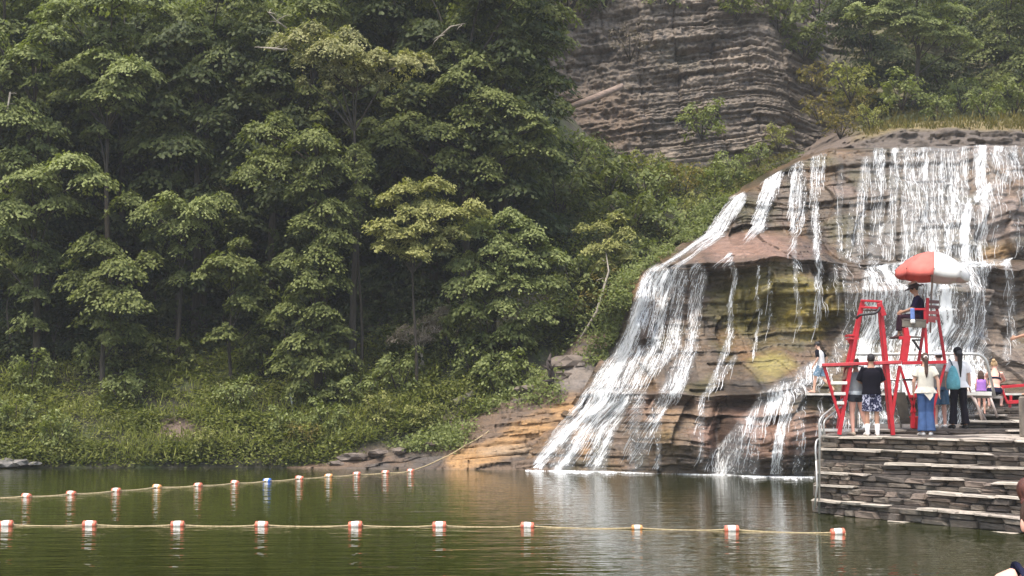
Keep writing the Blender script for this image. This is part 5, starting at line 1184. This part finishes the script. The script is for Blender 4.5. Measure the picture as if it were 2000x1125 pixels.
bar_part(ba, 'brace', at(1956, 758, 33.3), at(1967, 786, 33.3), .05, RED)
# ------------------------------------------------------------------ BUOY LINES
BW = mat('buoy_white', (.78, .74, .68), .5, .25, 14); BO = mat('buoy_red', (.66, .17, .10), .45, .2, 8); BB = mat('buoy_blue', (.05, .16, .55), .45, .15, 8); BP = mat('buoy_orange', (.70, .30, .10), .5, .2, 8)
ROPE = mat('rope_tan', (.42, .33, .19), .9, .3, 30, .6, 200); 
def buoy(px, Y, label, col, rz, s=1.0, grp='floats on the near line'):
    p = zpx(px, .022, Y); o = empty('buoy', p, rz, label, 'buoy', grp); o.rotation_euler.x = random.uniform(-.5, .5); o.rotation_euler.y = random.uniform(-.09, .09); r = .074*s; L = .125*s
    mb = MB(); mb.loft([((x*L, 0, 0), (0, r*q, 0), (0, 0, r*q)) for x, q in ((-.52, .96), (-.45, 1.0), (-.1, 1.02), (0, 1.0), (.1, 1.02), (.45, 1.0), (.52, .96))], 18); mb.build('body', BW, o, True)
    for sg in (-1, 1):
        mb = MB(); mb.loft([((sg*x*L, 0, 0), (0, r*q, 0), (0, 0, r*q)) for x, q in ((.52, .98), (.6, 1.0), (.88, .97), (.97, .8), (1.0, .35))], 18); mb.build('end_cap', col, o, True)
    mb = MB(); mb.tube([(-L*1.12, 0, 0), (L*1.12, 0, 0)], .022*s, 8); mb.build('sleeve', ROPE, o, True)
    return p
near = [(12, 26.6), (175, 26.6), (347, 26.55), (511, 26.5), (694, 26.45), (858, 26.4), (1030, 26.3), (1244, 25.9), (1429, 25.6), (1636, 25.0)]
nl = ['leftmost float of the near line, at the left edge', 'second float from the left on the near line', 'third float from the left on the near line', 'fourth float from the left on the near line', 'fifth float from the left on the near line', 'sixth float of the near line, right of the middle gap', 'seventh float from the left on the near line, below the foot of the falls', 'flat orange topped float on the near line, third from its right end', 'float on the near line second from its right end', 'last float of the near line, nearest the stone landing']
pp = [buoy(x, Y, l, BP if i == 7 else BO, .05*math.sin(i*3), (.8 if i == 7 else 1.0)*(1.04-.02*(i % 4))) for i, ((x, Y), l) in enumerate(zip(near, nl))]
def rope(name, label, pts, r, sag=.03):
    org = Vector(pts[0]); P = []
    for a, b in zip(pts[:-1], pts[1:]):
        a, b = Vector(a), Vector(b)
        for k in range(8):
            t = k/8; p = a.lerp(b, t); p.z -= sag*4*t*(1-t); p.y += .03*math.sin(t*6.28)*sag*10; P.append(p-org)
    P.append(Vector(pts[-1])-org); mb = MB(); mb.tube(P, r, 6); o = mb.build(name, ROPE, None, True); o.location = org; return tag(o, label, 'rope')
rope('float_rope', 'tan rope threaded through the near line of floats', [zpx(-60, .04, 26.6)]+pp+[zpx(1652, .01, 24.95)], .017)
far = [(52, 966), (139, 961), (227, 955), (307, 948), (387, 945), (459, 940), (522, 936), (585, 931), (642, 927), (697, 923), (753, 920), (802, 917)]
fl = ['leftmost float of the far line', 'second float from the left on the far line', 'third float from the left on the far line', 'fourth float from the left on the far line', 'fifth float from the left on the far line', 'float just left of the blue one on the far line', 'the only blue float, on the far line', 'float just right of the blue one on the far line', 'orange float, second right of the blue one', 'third float right of the blue one', 'float next to last before the far line leaves the water', 'last float before the far rope rises to the shore']
fp = []
for i, ((x, y), l) in enumerate(zip(far, fl)):
    Y = FPX*CAMZ/(y+3-782); fp.append(buoy(x, Y, l, BB if i == 6 else (BP if i in (3, 8) else BO), R(-25)+.1*math.sin(i), .98, 'floats on the far line'))
ep = at(955, 842, 49.6)
rope('shore_rope', 'tan rope of the far float line running up to the rock shelf', [zpx(-60, .03, 33.8)]+fp+[at(860, 897, 48.6), at(905, 872, 49), ep], .022)
# ------------------------------------------------------------------ PEOPLE
SKIN = mat('skin_light', (.62, .36, .26), .55, .08, 12); SKIN2 = mat('skin_tan', (.48, .26, .17), .55, .08, 12); SKIN3 = mat('skin_pink', (.72, .40, .31), .55, .08, 12)
def fab(n, c, var=.12): return mat(n, c, .9, var, 7, .35, 60, spec=.12)
HB = mat('hair_brown', (.07, .035, .022), .6, .4, 25, .5, 90, stretch=(3, 3, .6)); HK = mat('hair_black', (.014, .010, .010), .5, .4, 25, .5, 90, stretch=(3, 3, .6)); HBL = mat('hair_blond', (.50, .33, .17), .6, .3, 25, .5, 90, stretch=(3, 3, .6)); HR = mat('hair_auburn', (.10, .030, .020), .5, .5, 25, .5, 90, stretch=(3, 3, .5))
BASE = dict(pel=(0, 0, .94), wai=(0, .0, 1.08), che=(0, 0, 1.28), nec=(0, 0, 1.46), hea=(0, .01, 1.62),
            shR=(.17, 0, 1.41), elR=(.225, -.02, 1.13), wrR=(.235, .06, .88), shL=(-.17, 0, 1.41), elL=(-.225, -.02, 1.13), wrL=(-.235, .06, .88),
            hiR=(.088, 0, .92), knR=(.10, .02, .50), anR=(.105, -.01, .085), hiL=(-.088, 0, .92), knL=(-.10, .02, .50), anL=(-.105, -.01, .085),
            toR=(.12, .17, .03), toL=(-.12, .17, .03))
def person(label, loc, rz, H, pose={}, fem=False, skin=SKIN, hair=HB, hairstyle='short', outfit=(), bare=True, wide=1.0, vox=.014):
    J = {k: Vector(v) for k, v in BASE.items()}
    if fem:
        for k in ('shR', 'shL', 'elR', 'elL', 'wrR', 'wrL'): J[k].x *= .9
    for k, v in pose.items(): J[k] = Vector(v)
    s = H/1.75; o = empty('person', loc, rz, label, 'person'); o.scale = (s, s, s)
    lat = (J['shR']-J['shL']).normalized(); spine = (J['nec']-J['pel']).normalized(); fwd = spine.cross(lat).normalized()
    hd = (J['hea']-J['nec']).normalized(); hlat = pose.get('_hl') or lat; hlat = Vector(hlat); hlat = (hlat-hd*hlat.dot(hd)).normalized(); hf = hd.cross(hlat).normalized()
    if hf.dot(fwd) < -.3: pass
    W = wide; hipw = (.165 if fem else .155)*W; waw = (.125 if fem else .145)*W; chw = (.145 if fem else .165)*W
    mb = MB()
    def ring(c, a, b): return (c, lat*a, fwd*b)
    hips = (J['hiR']+J['hiL'])/2
    mb.loft([ring(hips-spine*.05, hipw*.85, .095*W), ring(J['pel'], hipw, .11*W), ring(J['wai'], waw, .095*W), ring(J['che'], chw, .11*W), ring(J['che']+spine*.09, chw*.98, .10), ring(J['nec']-spine*.03, .09, .065), ring(J['nec']+hd*.05, .055, .055)], 18)
    mb.tube([J['nec']-spine*.02, J['nec']+hd*.12], .054, 12)
    HM = Matrix((hlat, hf, hd)).transposed()
    mb.ell(J['hea']+hd*.02, (.073, .092, .108), HM, 18, 12)
    mb.ell(J['hea']-hd*.045+hf*.03, (.054, .06, .06), HM)                        # jaw
    mb.ell(J['hea']+hf*.098-hd*.012, (.013, .02, .024), HM, 8, 6)              # nose
    mb.ell(J['hea']+hf*.082-hd*.055, (.024, .012, .009), HM, 8, 6)             # lips
    for q in (-1, 1): mb.ell(J['hea']+hlat*q*.076, (.012, .02, .032), HM, 8, 6)   # ears
    for S_, q in (('R', 1), ('L', -1)):
        sh, el, wr = J['sh'+S_], J['el'+S_], J['wr'+S_]
        mb.tube([sh-lat*q*.03, sh, sh.lerp(el, .5), el, el.lerp(wr, .35), wr], [.05, .052, .044, .036, .037, .025], 12)
        d = (wr-el).normalized(); hand = pose.get('_hand'+S_); hdv = Vector(hand) if hand else d; hdv.normalize()
        side = hdv.cross(Vector((1, 0, 0)) if abs(hdv.x) < .9 else Vector((0, 1, 0))).normalized(); palm_n = hdv.cross(side).normalized()
        mb.loft([(wr-hdv*.01, side*.026, palm_n*.018), (wr+hdv*.04, side*.038, palm_n*.016), (wr+hdv*.085, side*.040, palm_n*.014)], 12)
        for fi, (off, ln) in enumerate(((-.030, .060), (-.010, .074), (.010, .070), (.029, .055))):
            a = wr+hdv*.075+side*off; b = a+hdv*ln*.55-palm_n*.006; c = b+hdv*ln*.4-palm_n*.02
            mb.tube([a, b, c], [.0105, .0095, .0085], 7)
        a = wr+hdv*.02-side*.03; mb.tube([a, a-side*.025+hdv*.03, a-side*.03+hdv*.06], [.013, .0115, .0095], 7)
        hi, kn, an, to = J['hi'+S_], J['kn'+S_], J['an'+S_], J['to'+S_]
        mb.tube([hi+spine*.02, hi.lerp(kn, .12), hi.lerp(kn, .5), kn, kn.lerp(an, .3), kn.lerp(an, .65), an], [.085*W, .088*W, .070*W, .052, .056, .042, .036], 14)
        heel = an+Vector((0, 0, -.045))-(to-an).normalized()*.03; f_ = (to-an); f_.z = 0; f_.normalize(); sd_ = Vector((f_.y, -f_.x, 0))
        tb = Vector((to.x, to.y, to.z))
        mb.loft([(heel-f_*.025, sd_*.02, Vector((0, 0, .022))), (heel, sd_*.031, Vector((0, 0, .036))), (an.lerp(tb, .5)-Vector((0, 0, .006)), sd_*.036, Vector((0, 0, .034))), (tb, sd_*.042, Vector((0, 0, .019))), (tb+f_*.045, sd_*.032, Vector((0, 0, .012)))], 12)
    remesh(mb, 'body', vox, skin, o, 2)
    for q in (-1, 1):
        e = MB(); e.ell(J['hea']+hf*.083+hlat*q*.030+hd*.018, (.012, .009, .007), HM, 8, 6); e.build('eye', mat('eye', (.06, .04, .03), .2), o, True)
    # hair
    hm = MB(); C0 = J['hea']+hd*.035-hf*.012
    hm.ell(C0, (.084, .100, .100), HM, 18, 12)
    if hairstyle in ('pony', 'long'):
        hm.ell(C0-hf*.05-hd*.04, (.072, .06, .08), HM)
        bk_ = -fwd; a = C0-hf*.09-hd*.0
        pts = [a, a-hf*.045-hd*.06, J['nec']-fwd*.12-spine*.02, J['nec']-fwd*.14-spine*.14, J['nec']-fwd*.13-spine*(.24 if hairstyle == 'pony' else .36)]
        rr = [.030, .040, .042, .036, .012] if hairstyle == 'pony' else [.05, .062, .052, .036, .012]
        hm.tube(pts, rr, 12)
    if hairstyle == 'loose':
        hm.ell(C0-hf*.05-hd*.08, (.095, .07, .14), HM)
        for q in (-1, 0, 1): hm.tube([C0-hf*.06+hlat*q*.05, C0-hf*.08+hlat*q*.075-hd*.16, C0-hf*.05+hlat*q*.09-hd*.34], [.06, .055, .02], 10)
    if hairstyle == 'bun': hm.ell(C0+hd*.06-hf*.09, (.05, .045, .045), HM)
    hair_o = remesh(hm, 'hair', .012, hair, o, 1)
    T = {}
    def shirt(m, name='shirt', sleeve=.5, hem=-.02, loose=1.1, neck=.09, flare=1.0):
        b = MB(); low = J['pel']+spine*hem
        b.loft([ring(low, hipw*1.10*flare*loose/1.1, .125*W*flare), ring(J['pel'].lerp(J['wai'], .6), (hipw+waw)/2*1.12, .12*W), ring(J['che'], chw*1.13, .128*W), ring(J['che']+spine*.08, chw*1.13, .12), ring(J['nec']-spine*.045, .115, .082), ring(J['nec']-spine*.005, neck*.75, .062)], 20)
        if sleeve > 0:
            for S_, q in (('R', 1), ('L', -1)):
                sh, el, wr = J['sh'+S_], J['el'+S_], J['wr'+S_]; e = sh.lerp(el, min(1, sleeve))
                b.tube([sh-lat*q*.07+spine*.0, sh+spine*.005, sh.lerp(e, .5), e], [.055, .066, .066*loose/1.1, .068*loose/1.1], 14)
        return remesh(b, name, .013, m, o, 1)
    def trousers(m, name='shorts', to=.5, flare=1.15, top=.04, knee=False):
        b = MB(); b.loft([ring(hips-spine*.07, hipw*.98, .12*W), ring(hips, hipw*1.09, .125*W), ring(J['pel']+spine*top, hipw*1.03, .118*W)], 20)
        for S_, q in (('R', 1), ('L', -1)):
            hi, kn, an = J['hi'+S_], J['kn'+S_], J['an'+S_]
            if to <= 1: b.tube([hi+spine*.0, hi.lerp(kn, to*.35), hi.lerp(kn, to)], [.098*W, .100*W, .086*W*flare], 14)
            else:
                f = to-1; b.tube([hi, hi.lerp(kn, .5), kn, kn.lerp(an, f*.55), kn.lerp(an, f)], [.100*W, .086*W, .070*W*flare**.5, .072*flare, .074*flare*1.12], 14)
        return remesh(b, name, .013, m, o, 1)
    def shoes(m, name='shoe', high=0):
        for S_ in 'RL':
            an, tb = J['an'+S_], J['to'+S_]; f_ = (tb-an); f_.z = 0; f_.normalize(); sd_ = Vector((f_.y, -f_.x, 0)); hl = an+Vector((0, 0, -.042))-f_*.03
            b = MB(); b.loft([(hl-f_*.045, sd_*.026, Vector((0, 0, .035))), (hl, sd_*.04, Vector((0, 0, .045))), (an.lerp(tb, .5)-Vector((0, 0, .008)), sd_*.044, Vector((0, 0, .04))), (tb, sd_*.05, Vector((0, 0, .028))), (tb+f_*.055, sd_*.036, Vector((0, 0, .018)))], 14)
            b.build(name, m, o, True)
    def socks(m, h=.16):
        for S_ in 'RL':
            an, kn = J['an'+S_], J['kn'+S_]; b = MB(); b.tube([an-Vector((0, 0, .03)), an, an.lerp(kn, h/.42)], [.045, .044, .055], 12); b.build('sock', m, o, True)
    def cap(m, brim=None, name='cap'):
        b = MB(); b.ell(C0+hd*.018, (.093, .108, .094), HM, 18, 12)
        bb = MB(); bb.add(*b_half(b, C0+hd*.0, hd)); bb.build(name, m, o, True)
    def b_half(b, c, n):
        vs = b.v; keep = [i for i, v in enumerate(vs) if (Vector(v)-c).dot(n) > -.012]; mp = {i: k for k, i in enumerate(keep)}
        return [vs[i] for i in keep], [tuple(mp[i] for i in f) for f in b.f if all(i in mp for i in f)]
    K = dict(hair=hair_o, o=o, J=J, lat=lat, spine=spine, fwd=fwd, hd=hd, hf=hf, hl=hlat, C0=C0, HM=HM, shirt=shirt, trousers=trousers, shoes=shoes, socks=socks, cap=cap, ring=ring, hipw=hipw)
    return K
def stand(px, Y, z): return zpx(px, z, Y)
# woman in grey photographing
k = person('woman in a grey tank top and dark shorts raising both hands by the empty stand', stand(1674, 29.95, 1.60), R(8), 1.62,
           dict(elR=(.20, .20, 1.36), wrR=(.08, .26, 1.52), elL=(-.24, .16, 1.30), wrL=(-.12, .24, 1.50), shR=(.155, 0, 1.40), shL=(-.155, 0, 1.40), anL=(-.10, -.02, .085), knR=(.14, .0, .50), anR=(.25, -.05, .085), toR=(.33, .09, .03)), True, SKIN3, HR, 'bun', wide=1.12)
k['shirt'](fab('grey_knit', (.30, .32, .35)), 'tank_top', 0, .0); k['trousers'](fab('charcoal_shorts', (.045, .05, .06)), 'shorts', .36, 1.1)
k['shoes'](mat('sandal', (.45, .36, .28), .8), 'sandal')
b = MB(); b.loft([k['ring'](k['J']['pel']+k['spine']*z, .185*q, .135*q) for z, q in ((-.03, 1.0), (.0, 1.06), (.05, 1.04), (.08, .98))], 20); b.build('waist_wrap', fab('pale_wrap', (.55, .60, .64)), k['o'], True)
# man in black
FLORAL = None
def floral():
    m, nt, N, L, b = node_mat('floral_cloth'); tc = N.new('ShaderNodeTexCoord'); n = N.new('ShaderNodeTexNoise'); n.inputs['Scale'].default_value = 13; n.inputs['Detail'].default_value = 3; n.inputs['Distortion'].default_value = 1.5
    L.new(tc.outputs['Object'], n.inputs['Vector']); cr = N.new('ShaderNodeValToRGB'); cr.color_ramp.interpolation = 'CONSTANT'; cr.color_ramp.elements[0].color = (.012, .014, .05, 1); cr.color_ramp.elements[1].position = .55; cr.color_ramp.elements[1].color = (.50, .50, .62, 1)
    L.new(n.outputs[0], cr.inputs[0]); L.new(cr.outputs[0], b.inputs['Base Color']); b.inputs['Roughness'].default_value = .85; return m
k = person('man in a black t-shirt, floral navy shorts and white socks seen from behind', stand(1704, 29.6, 1.60), R(-4), 1.72,
           dict(elR=(.25, .06, 1.16), wrR=(.12, .22, 1.12), elL=(-.25, .06, 1.16), wrL=(-.12, .22, 1.12)), False, SKIN2, HK, 'short', wide=1.1)
FL_ = floral(); k['shirt'](fab('black_tee', (.007, .006, .011)), 't_shirt', .95, -.06, 1.2, flare=1.05); k['trousers'](FL_, 'shorts', .95, 1.2)
k['socks'](fab('white_sock', (.78, .76, .76)), .17); k['shoes'](fab('white_shoe', (.75, .72, .68)), 'shoe')
# woman in cream top and jeans
JEAN = fab('blue_jeans', (.055, .10, .22), .2)
k = person('woman with a tied brown ponytail, cream top and wide blue jeans', stand(1810, 29.55, 1.60), R(-6), 1.74,
           dict(elL=(-.24, .0, 1.14), wrL=(-.23, .10, .92), elR=(.25, -.04, 1.16), wrR=(.27, -.02, .90), knR=(.075, .03, .5), knL=(-.075, .03, .5), anR=(.08, -.01, .085), anL=(-.08, -.01, .085)), True, SKIN, HB, 'pony', wide=1.04)
k['shirt'](fab('cream_tee', (.64, .60, .52)), 'top', .62, -.05, 1.3, flare=1.12); k['trousers'](JEAN, 'jeans', 1.97, 1.35); k['shoes'](fab('white_shoe', (.75, .72, .68)), 'shoe')
b = MB(); C = k['C0']-k['hf']*.10-k['hd']*.01; b.tube([C+k['hl']*math.cos(a)*.035+k['hd']*math.sin(a)*.026 for a in [i*math.pi/5 for i in range(11)]], .012, 6); b.build('hair_tie', fab('white_tie', (.85, .82, .78)), k['hair'], True)
b = MB(); lo = k['J']['pel']; b.add([lo+k['fwd']*-.128+k['lat']*x+k['spine']*z for x, z in ((-.12, .02), (.14, .02), (.13, -.10), (.06, -.20), (-.02, -.10))]+[lo+k['fwd']*-.118+k['lat']*x+k['spine']*z for x, z in ((-.12, .02), (.14, .02), (.13, -.10), (.06, -.20), (-.02, -.10))], [(0, 1, 2, 3, 4), (9, 8, 7, 6, 5)]+[(i, (i+1) % 5, 5+(i+1) % 5, 5+i) for i in range(5)]); b.build('shirt_tail', MATS['cream_tee'], k['o'])
# man with white cap
k = person('man in a white cap, grey tank top and blue shorts behind the woman in cream', stand(1837, 31.75, 1.72), R(5), 1.74, {}, False, SKIN3, HB, 'short', wide=1.12)
k['shirt'](fab('grey_tank', (.20, .19, .18)), 'tank_top', .12, -.03, 1.15); k['trousers'](fab('blue_shorts', (.075, .15, .24), .25), 'shorts', .92, 1.3); k['cap'](fab('white_cap', (.80, .82, .86)), name='cap'); k['shoes'](fab('white_shoe', (.75, .72, .68)), 'shoe')
# woman with tote
k = person('woman with long black ponytail, white t-shirt, black trousers and a teal tote', stand(1874, 31.2, 1.72), R(4), 1.79,
           dict(elL=(-.25, .02, 1.15), wrL=(-.22, .12, .95), shR=(.165, 0, 1.41), elR=(.25, .02, 1.14), wrR=(.27, .05, .90), knR=(.11, .02, .5), knL=(-.11, .02, .5), anR=(.14, -.01, .085), anL=(-.14, -.01, .085), toR=(.15, .15, .03), toL=(-.15, .15, .03)), True, SKIN, HK, 'long', wide=1.02)
k['shirt'](fab('white_tee', (.80, .79, .80), .05), 't_shirt', .75, -.06, 1.45, flare=1.08); k['trousers'](fab('black_trousers', (.012, .010, .016)), 'trousers', 1.97, 1.12); k['cap'](fab('black_cap', (.02, .018, .02)))
k['shoes'](fab('black_shoe', (.03, .03, .03)), 'shoe')
bag = empty('tote_bag', k['o'].location, 0, 'teal cloth tote on the left shoulder of the woman in white', 'bag')
b = MB(); s_ = 1.02
for z, w, d in ((0, .11, .05), (.04, .155, .075), (.18, .15, .08), (.34, .11, .06), (.46, .07, .04), (.53, .03, .02)): pass
b.loft([((-.165, -.17, .86+z), (w, 0, 0), (0, d, 0)) for z, w, d in ((0, .10, .03), (.03, .155, .07), (.18, .155, .075), (.34, .115, .06), (.46, .075, .04), (.52, .03, .02))], 16); b.build('cloth', mat('teal_cloth', (.14, .42, .48), .85, .2, 9, .8, 25), bag, True)
b = MB(); b.tube([(-.16, -.17, 1.36), (-.19, -.13, 1.46), (-.185, -.02, 1.52), (-.17, .1, 1.44)], .014, 6); b.build('strap', mat('dark_strap', (.05, .08, .10), .8), bag, True)
# blond woman crouching, child in purple
NAVY = fab('navy_swim', (.015, .016, .04))
k = person('blond woman in a black swimsuit crouching on the top step', stand(1943, 33.25, 2.18), R(-25), 1.66,
           dict(pel=(0, 0, .42), wai=(0, .07, .54), che=(0, .14, .72), nec=(0, .18, .90), hea=(-.01, .23, 1.04), shR=(.155, .14, .84), shL=(-.155, .14, .84), hiR=(.088, .0, .40), hiL=(-.088, 0, .40), knR=(.17, .36, .48), knL=(-.17, .36, .48), anR=(.14, .12, .085), anL=(-.14, .12, .085), toR=(.16, .28, .03), toL=(-.16, .28, .03),
                elR=(.22, .30, .68), wrR=(.12, .42, .62), elL=(-.28, .26, .66), wrL=(-.32, .38, .52)), True, SKIN3, HBL, 'bun', wide=1.02)
k['trousers'](NAVY, 'bottoms', .25, 1.05)
b = MB(); b.loft([k['ring'](k['J']['che']+k['spine']*z, .155, .118) for z in (-.05, -.02, .0)], 20); b.build('swim_top', NAVY, k['o'], True)
for q in (-1, 1):
    b = MB(); b.tube([k['J']['che']+k['lat']*q*.12-k['fwd']*.10, k['J']['che']+k['lat']*q*.13-k['fwd']*.10+k['spine']*.10, k['J']['nec']+k['lat']*q*.09-k['spine']*.03, k['J']['nec']+k['lat']*q*.08+k['fwd']*.09-k['spine']*.08], .012, 6); b.build('strap', NAVY, k['o'], True)
k = person('small child in a purple top beside the crouching blond woman', stand(1918, 32.75, 2.02), R(-20), 1.02, dict(elR=(.24, .08, 1.2), wrR=(.2, .2, 1.1)), True, SKIN3, HB, 'loose', wide=1.15)
k['shirt'](fab('purple_top', (.42, .20, .60)), 'top', .0, -.02); k['trousers'](NAVY, 'bottoms', .18, 1.05)
# seated guard, facing left
gp = at(1796, 622, 30.4)
k = person('lifeguard in a dark top and wide hat sitting under the umbrella', Vector((gp.x, gp.y, gp.z-.42*.98)), R(78), 1.68,
           dict(pel=(0, 0, .42), wai=(0, .0, .56), che=(0, .02, .76), nec=(0, .05, .94), hea=(0, .10, 1.09), shR=(.165, .03, .89), shL=(-.165, .03, .89), hiR=(.088, .02, .44), hiL=(-.088, .02, .44), knR=(.11, .44, .46), knL=(-.11, .44, .46), anR=(.11, .44, .06), anL=(-.11, .36, .06), toR=(.12, .60, .0), toL=(-.12, .52, .0),
                elR=(.22, .13, .66), wrR=(.14, .36, .58), elL=(-.22, .13, .66), wrL=(-.14, .36, .58)), False, SKIN2, HK, 'short')
k['shirt'](fab('navy_top', (.016, .012, .035)), 'sweater', 1.0, -.02, 1.15); k['trousers'](fab('guard_shade_trousers', (.035, .015, .025)), 'trousers', 1.75, 1.0); k['shoes'](fab('dark_shoe', (.06, .03, .03)), 'shoe')  # near-black trousers put the guard's silhouette shade into the cloth colour
b = MB(); C = k['C0']; hl, hf, hd = k['hl'], k['hf'], k['hd']; b.loft([(C+hd*z, hl*r, hf*r*1.08) for z, r in ((-.005, .205), (.012, .20), (.03, .12), (.05, .098), (.11, .092), (.135, .07), (.14, .02))], 22)
hat_ = b.build('hat', mat('dark_straw', (.035, .026, .022), .8, .3, 30, .5, 90), k['o'], True)
b = MB(); b.loft([(C+hd*z, hl*r, hf*r*1.08) for z, r in ((.085, .099), (.115, .097), (.143, .075), (.149, .02))], 22); b.build('hat_crown', mat('pale_straw', (.45, .36, .30), .8, .2, 30, .5, 90), hat_, True)
# guard at the right edge
k = person('lifeguard in a white shirt and red shorts cut off by the right edge', Vector((10.55+.0, 27.9, 2.43)), R(60), 1.80, dict(elL=(-.26, .02, 1.18), wrL=(-.2, .26, 1.12)), False, SKIN2, HK, 'short')
k['o'].location = zpx(2020, 2.43, 27.9)
step_blk.location = Vector((k['o'].location.x+.27, 27.9, 1.60))
k['shirt'](MATS['white_tee'], 'shirt', .9, -.04, 1.4); k['trousers'](fab('red_shorts', (.55, .02, .04)), 'shorts', 1.2, 1.25)
# walking man on the far ledge
def raglan():
    return fab('white_shirt', (.76, .74, .73))
wp = zpx(1604, 2.56, 44.6)
k = person('man in a white shirt with black sleeves walking along the foot of the falls', wp, R(55), 1.66,
           dict(pel=(0, 0, .93), nec=(0, .05, 1.45), hea=(0, .11, 1.60), che=(0, .03, 1.27), shR=(.16, .04, 1.40), shL=(-.16, .06, 1.40), knL=(-.09, .16, .53), anL=(-.10, .22, .10), toL=(-.11, .37, .06), knR=(.09, -.05, .50), anR=(.10, -.38, .16), toR=(.11, -.26, .03), elL=(-.25, .0, 1.15), wrL=(-.26, .14, .92), elR=(.24, -.12, 1.17), wrR=(.26, -.02, .95)), False, SKIN, HK, 'short', vox=.014)
k['shirt'](raglan(), 'shirt', 0, -.08, 1.2)
for S_, q in (('R', 1), ('L', -1)):
    sh, el = k['J']['sh'+S_], k['J']['el'+S_]; b = MB(); b.tube([sh-k['lat']*q*.05+k['spine']*.02, sh, sh.lerp(el, .5), sh.lerp(el, .8)], [.058, .071, .066, .063], 14); b.build('sleeve', fab('black_tee', (.012, .010, .018)), k['o'], True)
def checks():
    m, nt, N, L, b = node_mat('pale_print'); tc = N.new('ShaderNodeTexCoord'); n = N.new('ShaderNodeTexVoronoi'); n.inputs['Scale'].default_value = 14
    L.new(tc.outputs['Object'], n.inputs['Vector']); cr = N.new('ShaderNodeValToRGB'); cr.color_ramp.elements[0].color = (.60, .66, .72, 1); cr.color_ramp.elements[1].position = .5; cr.color_ramp.elements[1].color = (.16, .26, .36, 1)
    L.new(n.outputs[0], cr.inputs[0]); L.new(cr.outputs[0], b.inputs['Base Color']); b.inputs['Roughness'].default_value = .85; return m
k['trousers'](checks(), 'shorts', .85, 1.3)
# bathers close to the camera at the right edge
k = person('person with auburn hair at the right edge, only strands of hair in view', zpx(2082, .02, 8.0), R(0), 1.86, dict(nec=(-.04, 0, 1.46), hea=(-.13, 0, 1.60), shL=(-.12, 0, 1.40), elL=(-.08, .2, 1.15), wrL=(.0, .3, 1.2)), True, SKIN, HR, 'loose')
k['o'].location.z = .30; k['o'].scale *= .88
k['shirt'](NAVY, 'swim_top', 0, 0)
k = person('bather with bare pale shoulder and dark strap in the lower right corner', zpx(2062, .2, 5.6), R(5), 1.74, {}, True, SKIN3, HB, 'short', wide=1.1, vox=.010)
k['o'].location.z = 1.78-1.40*(1.74/1.75)-.15
b = MB(); J = k['J']; b.loft([k['ring'](J['che']+k['spine']*z, .17, .13) for z in (-.2, -.05, .04)], 20); b.build('swim_top', NAVY, k['o'], True)
b = MB(); b.tube([J['che']-k['lat']*.10-k['fwd']*.11, J['nec']-k['lat']*.10-k['spine']*.02-k['fwd']*.06, J['nec']-k['lat']*.10-k['spine']*.0+k['fwd']*.03, J['che']-k['lat']*.09+k['fwd']*.12], .022, 8); b.build('strap', NAVY, k['o'], True)
# ------------------------------------------------------------------ HAZE
hz = MB(); hz.box((0, 0, 22.5), (820, 820, 54)); h = hz.build('haze', None); tag(h, kind='stuff')
hm_ = bpy.data.materials.new('haze'); hm_.use_nodes = True; n_ = hm_.node_tree.nodes; n_.remove(n_['Principled BSDF'])
pv = n_.new('ShaderNodeVolumePrincipled'); pv.inputs['Color'].default_value = (.92, .95, 1, 1); pv.inputs['Density'].default_value = .0005; pv.inputs['Anisotropy'].default_value = .2
hm_.node_tree.links.new(pv.outputs[0], n_['Material Output'].inputs['Volume']); h.data.materials.clear(); h.data.materials.append(hm_)
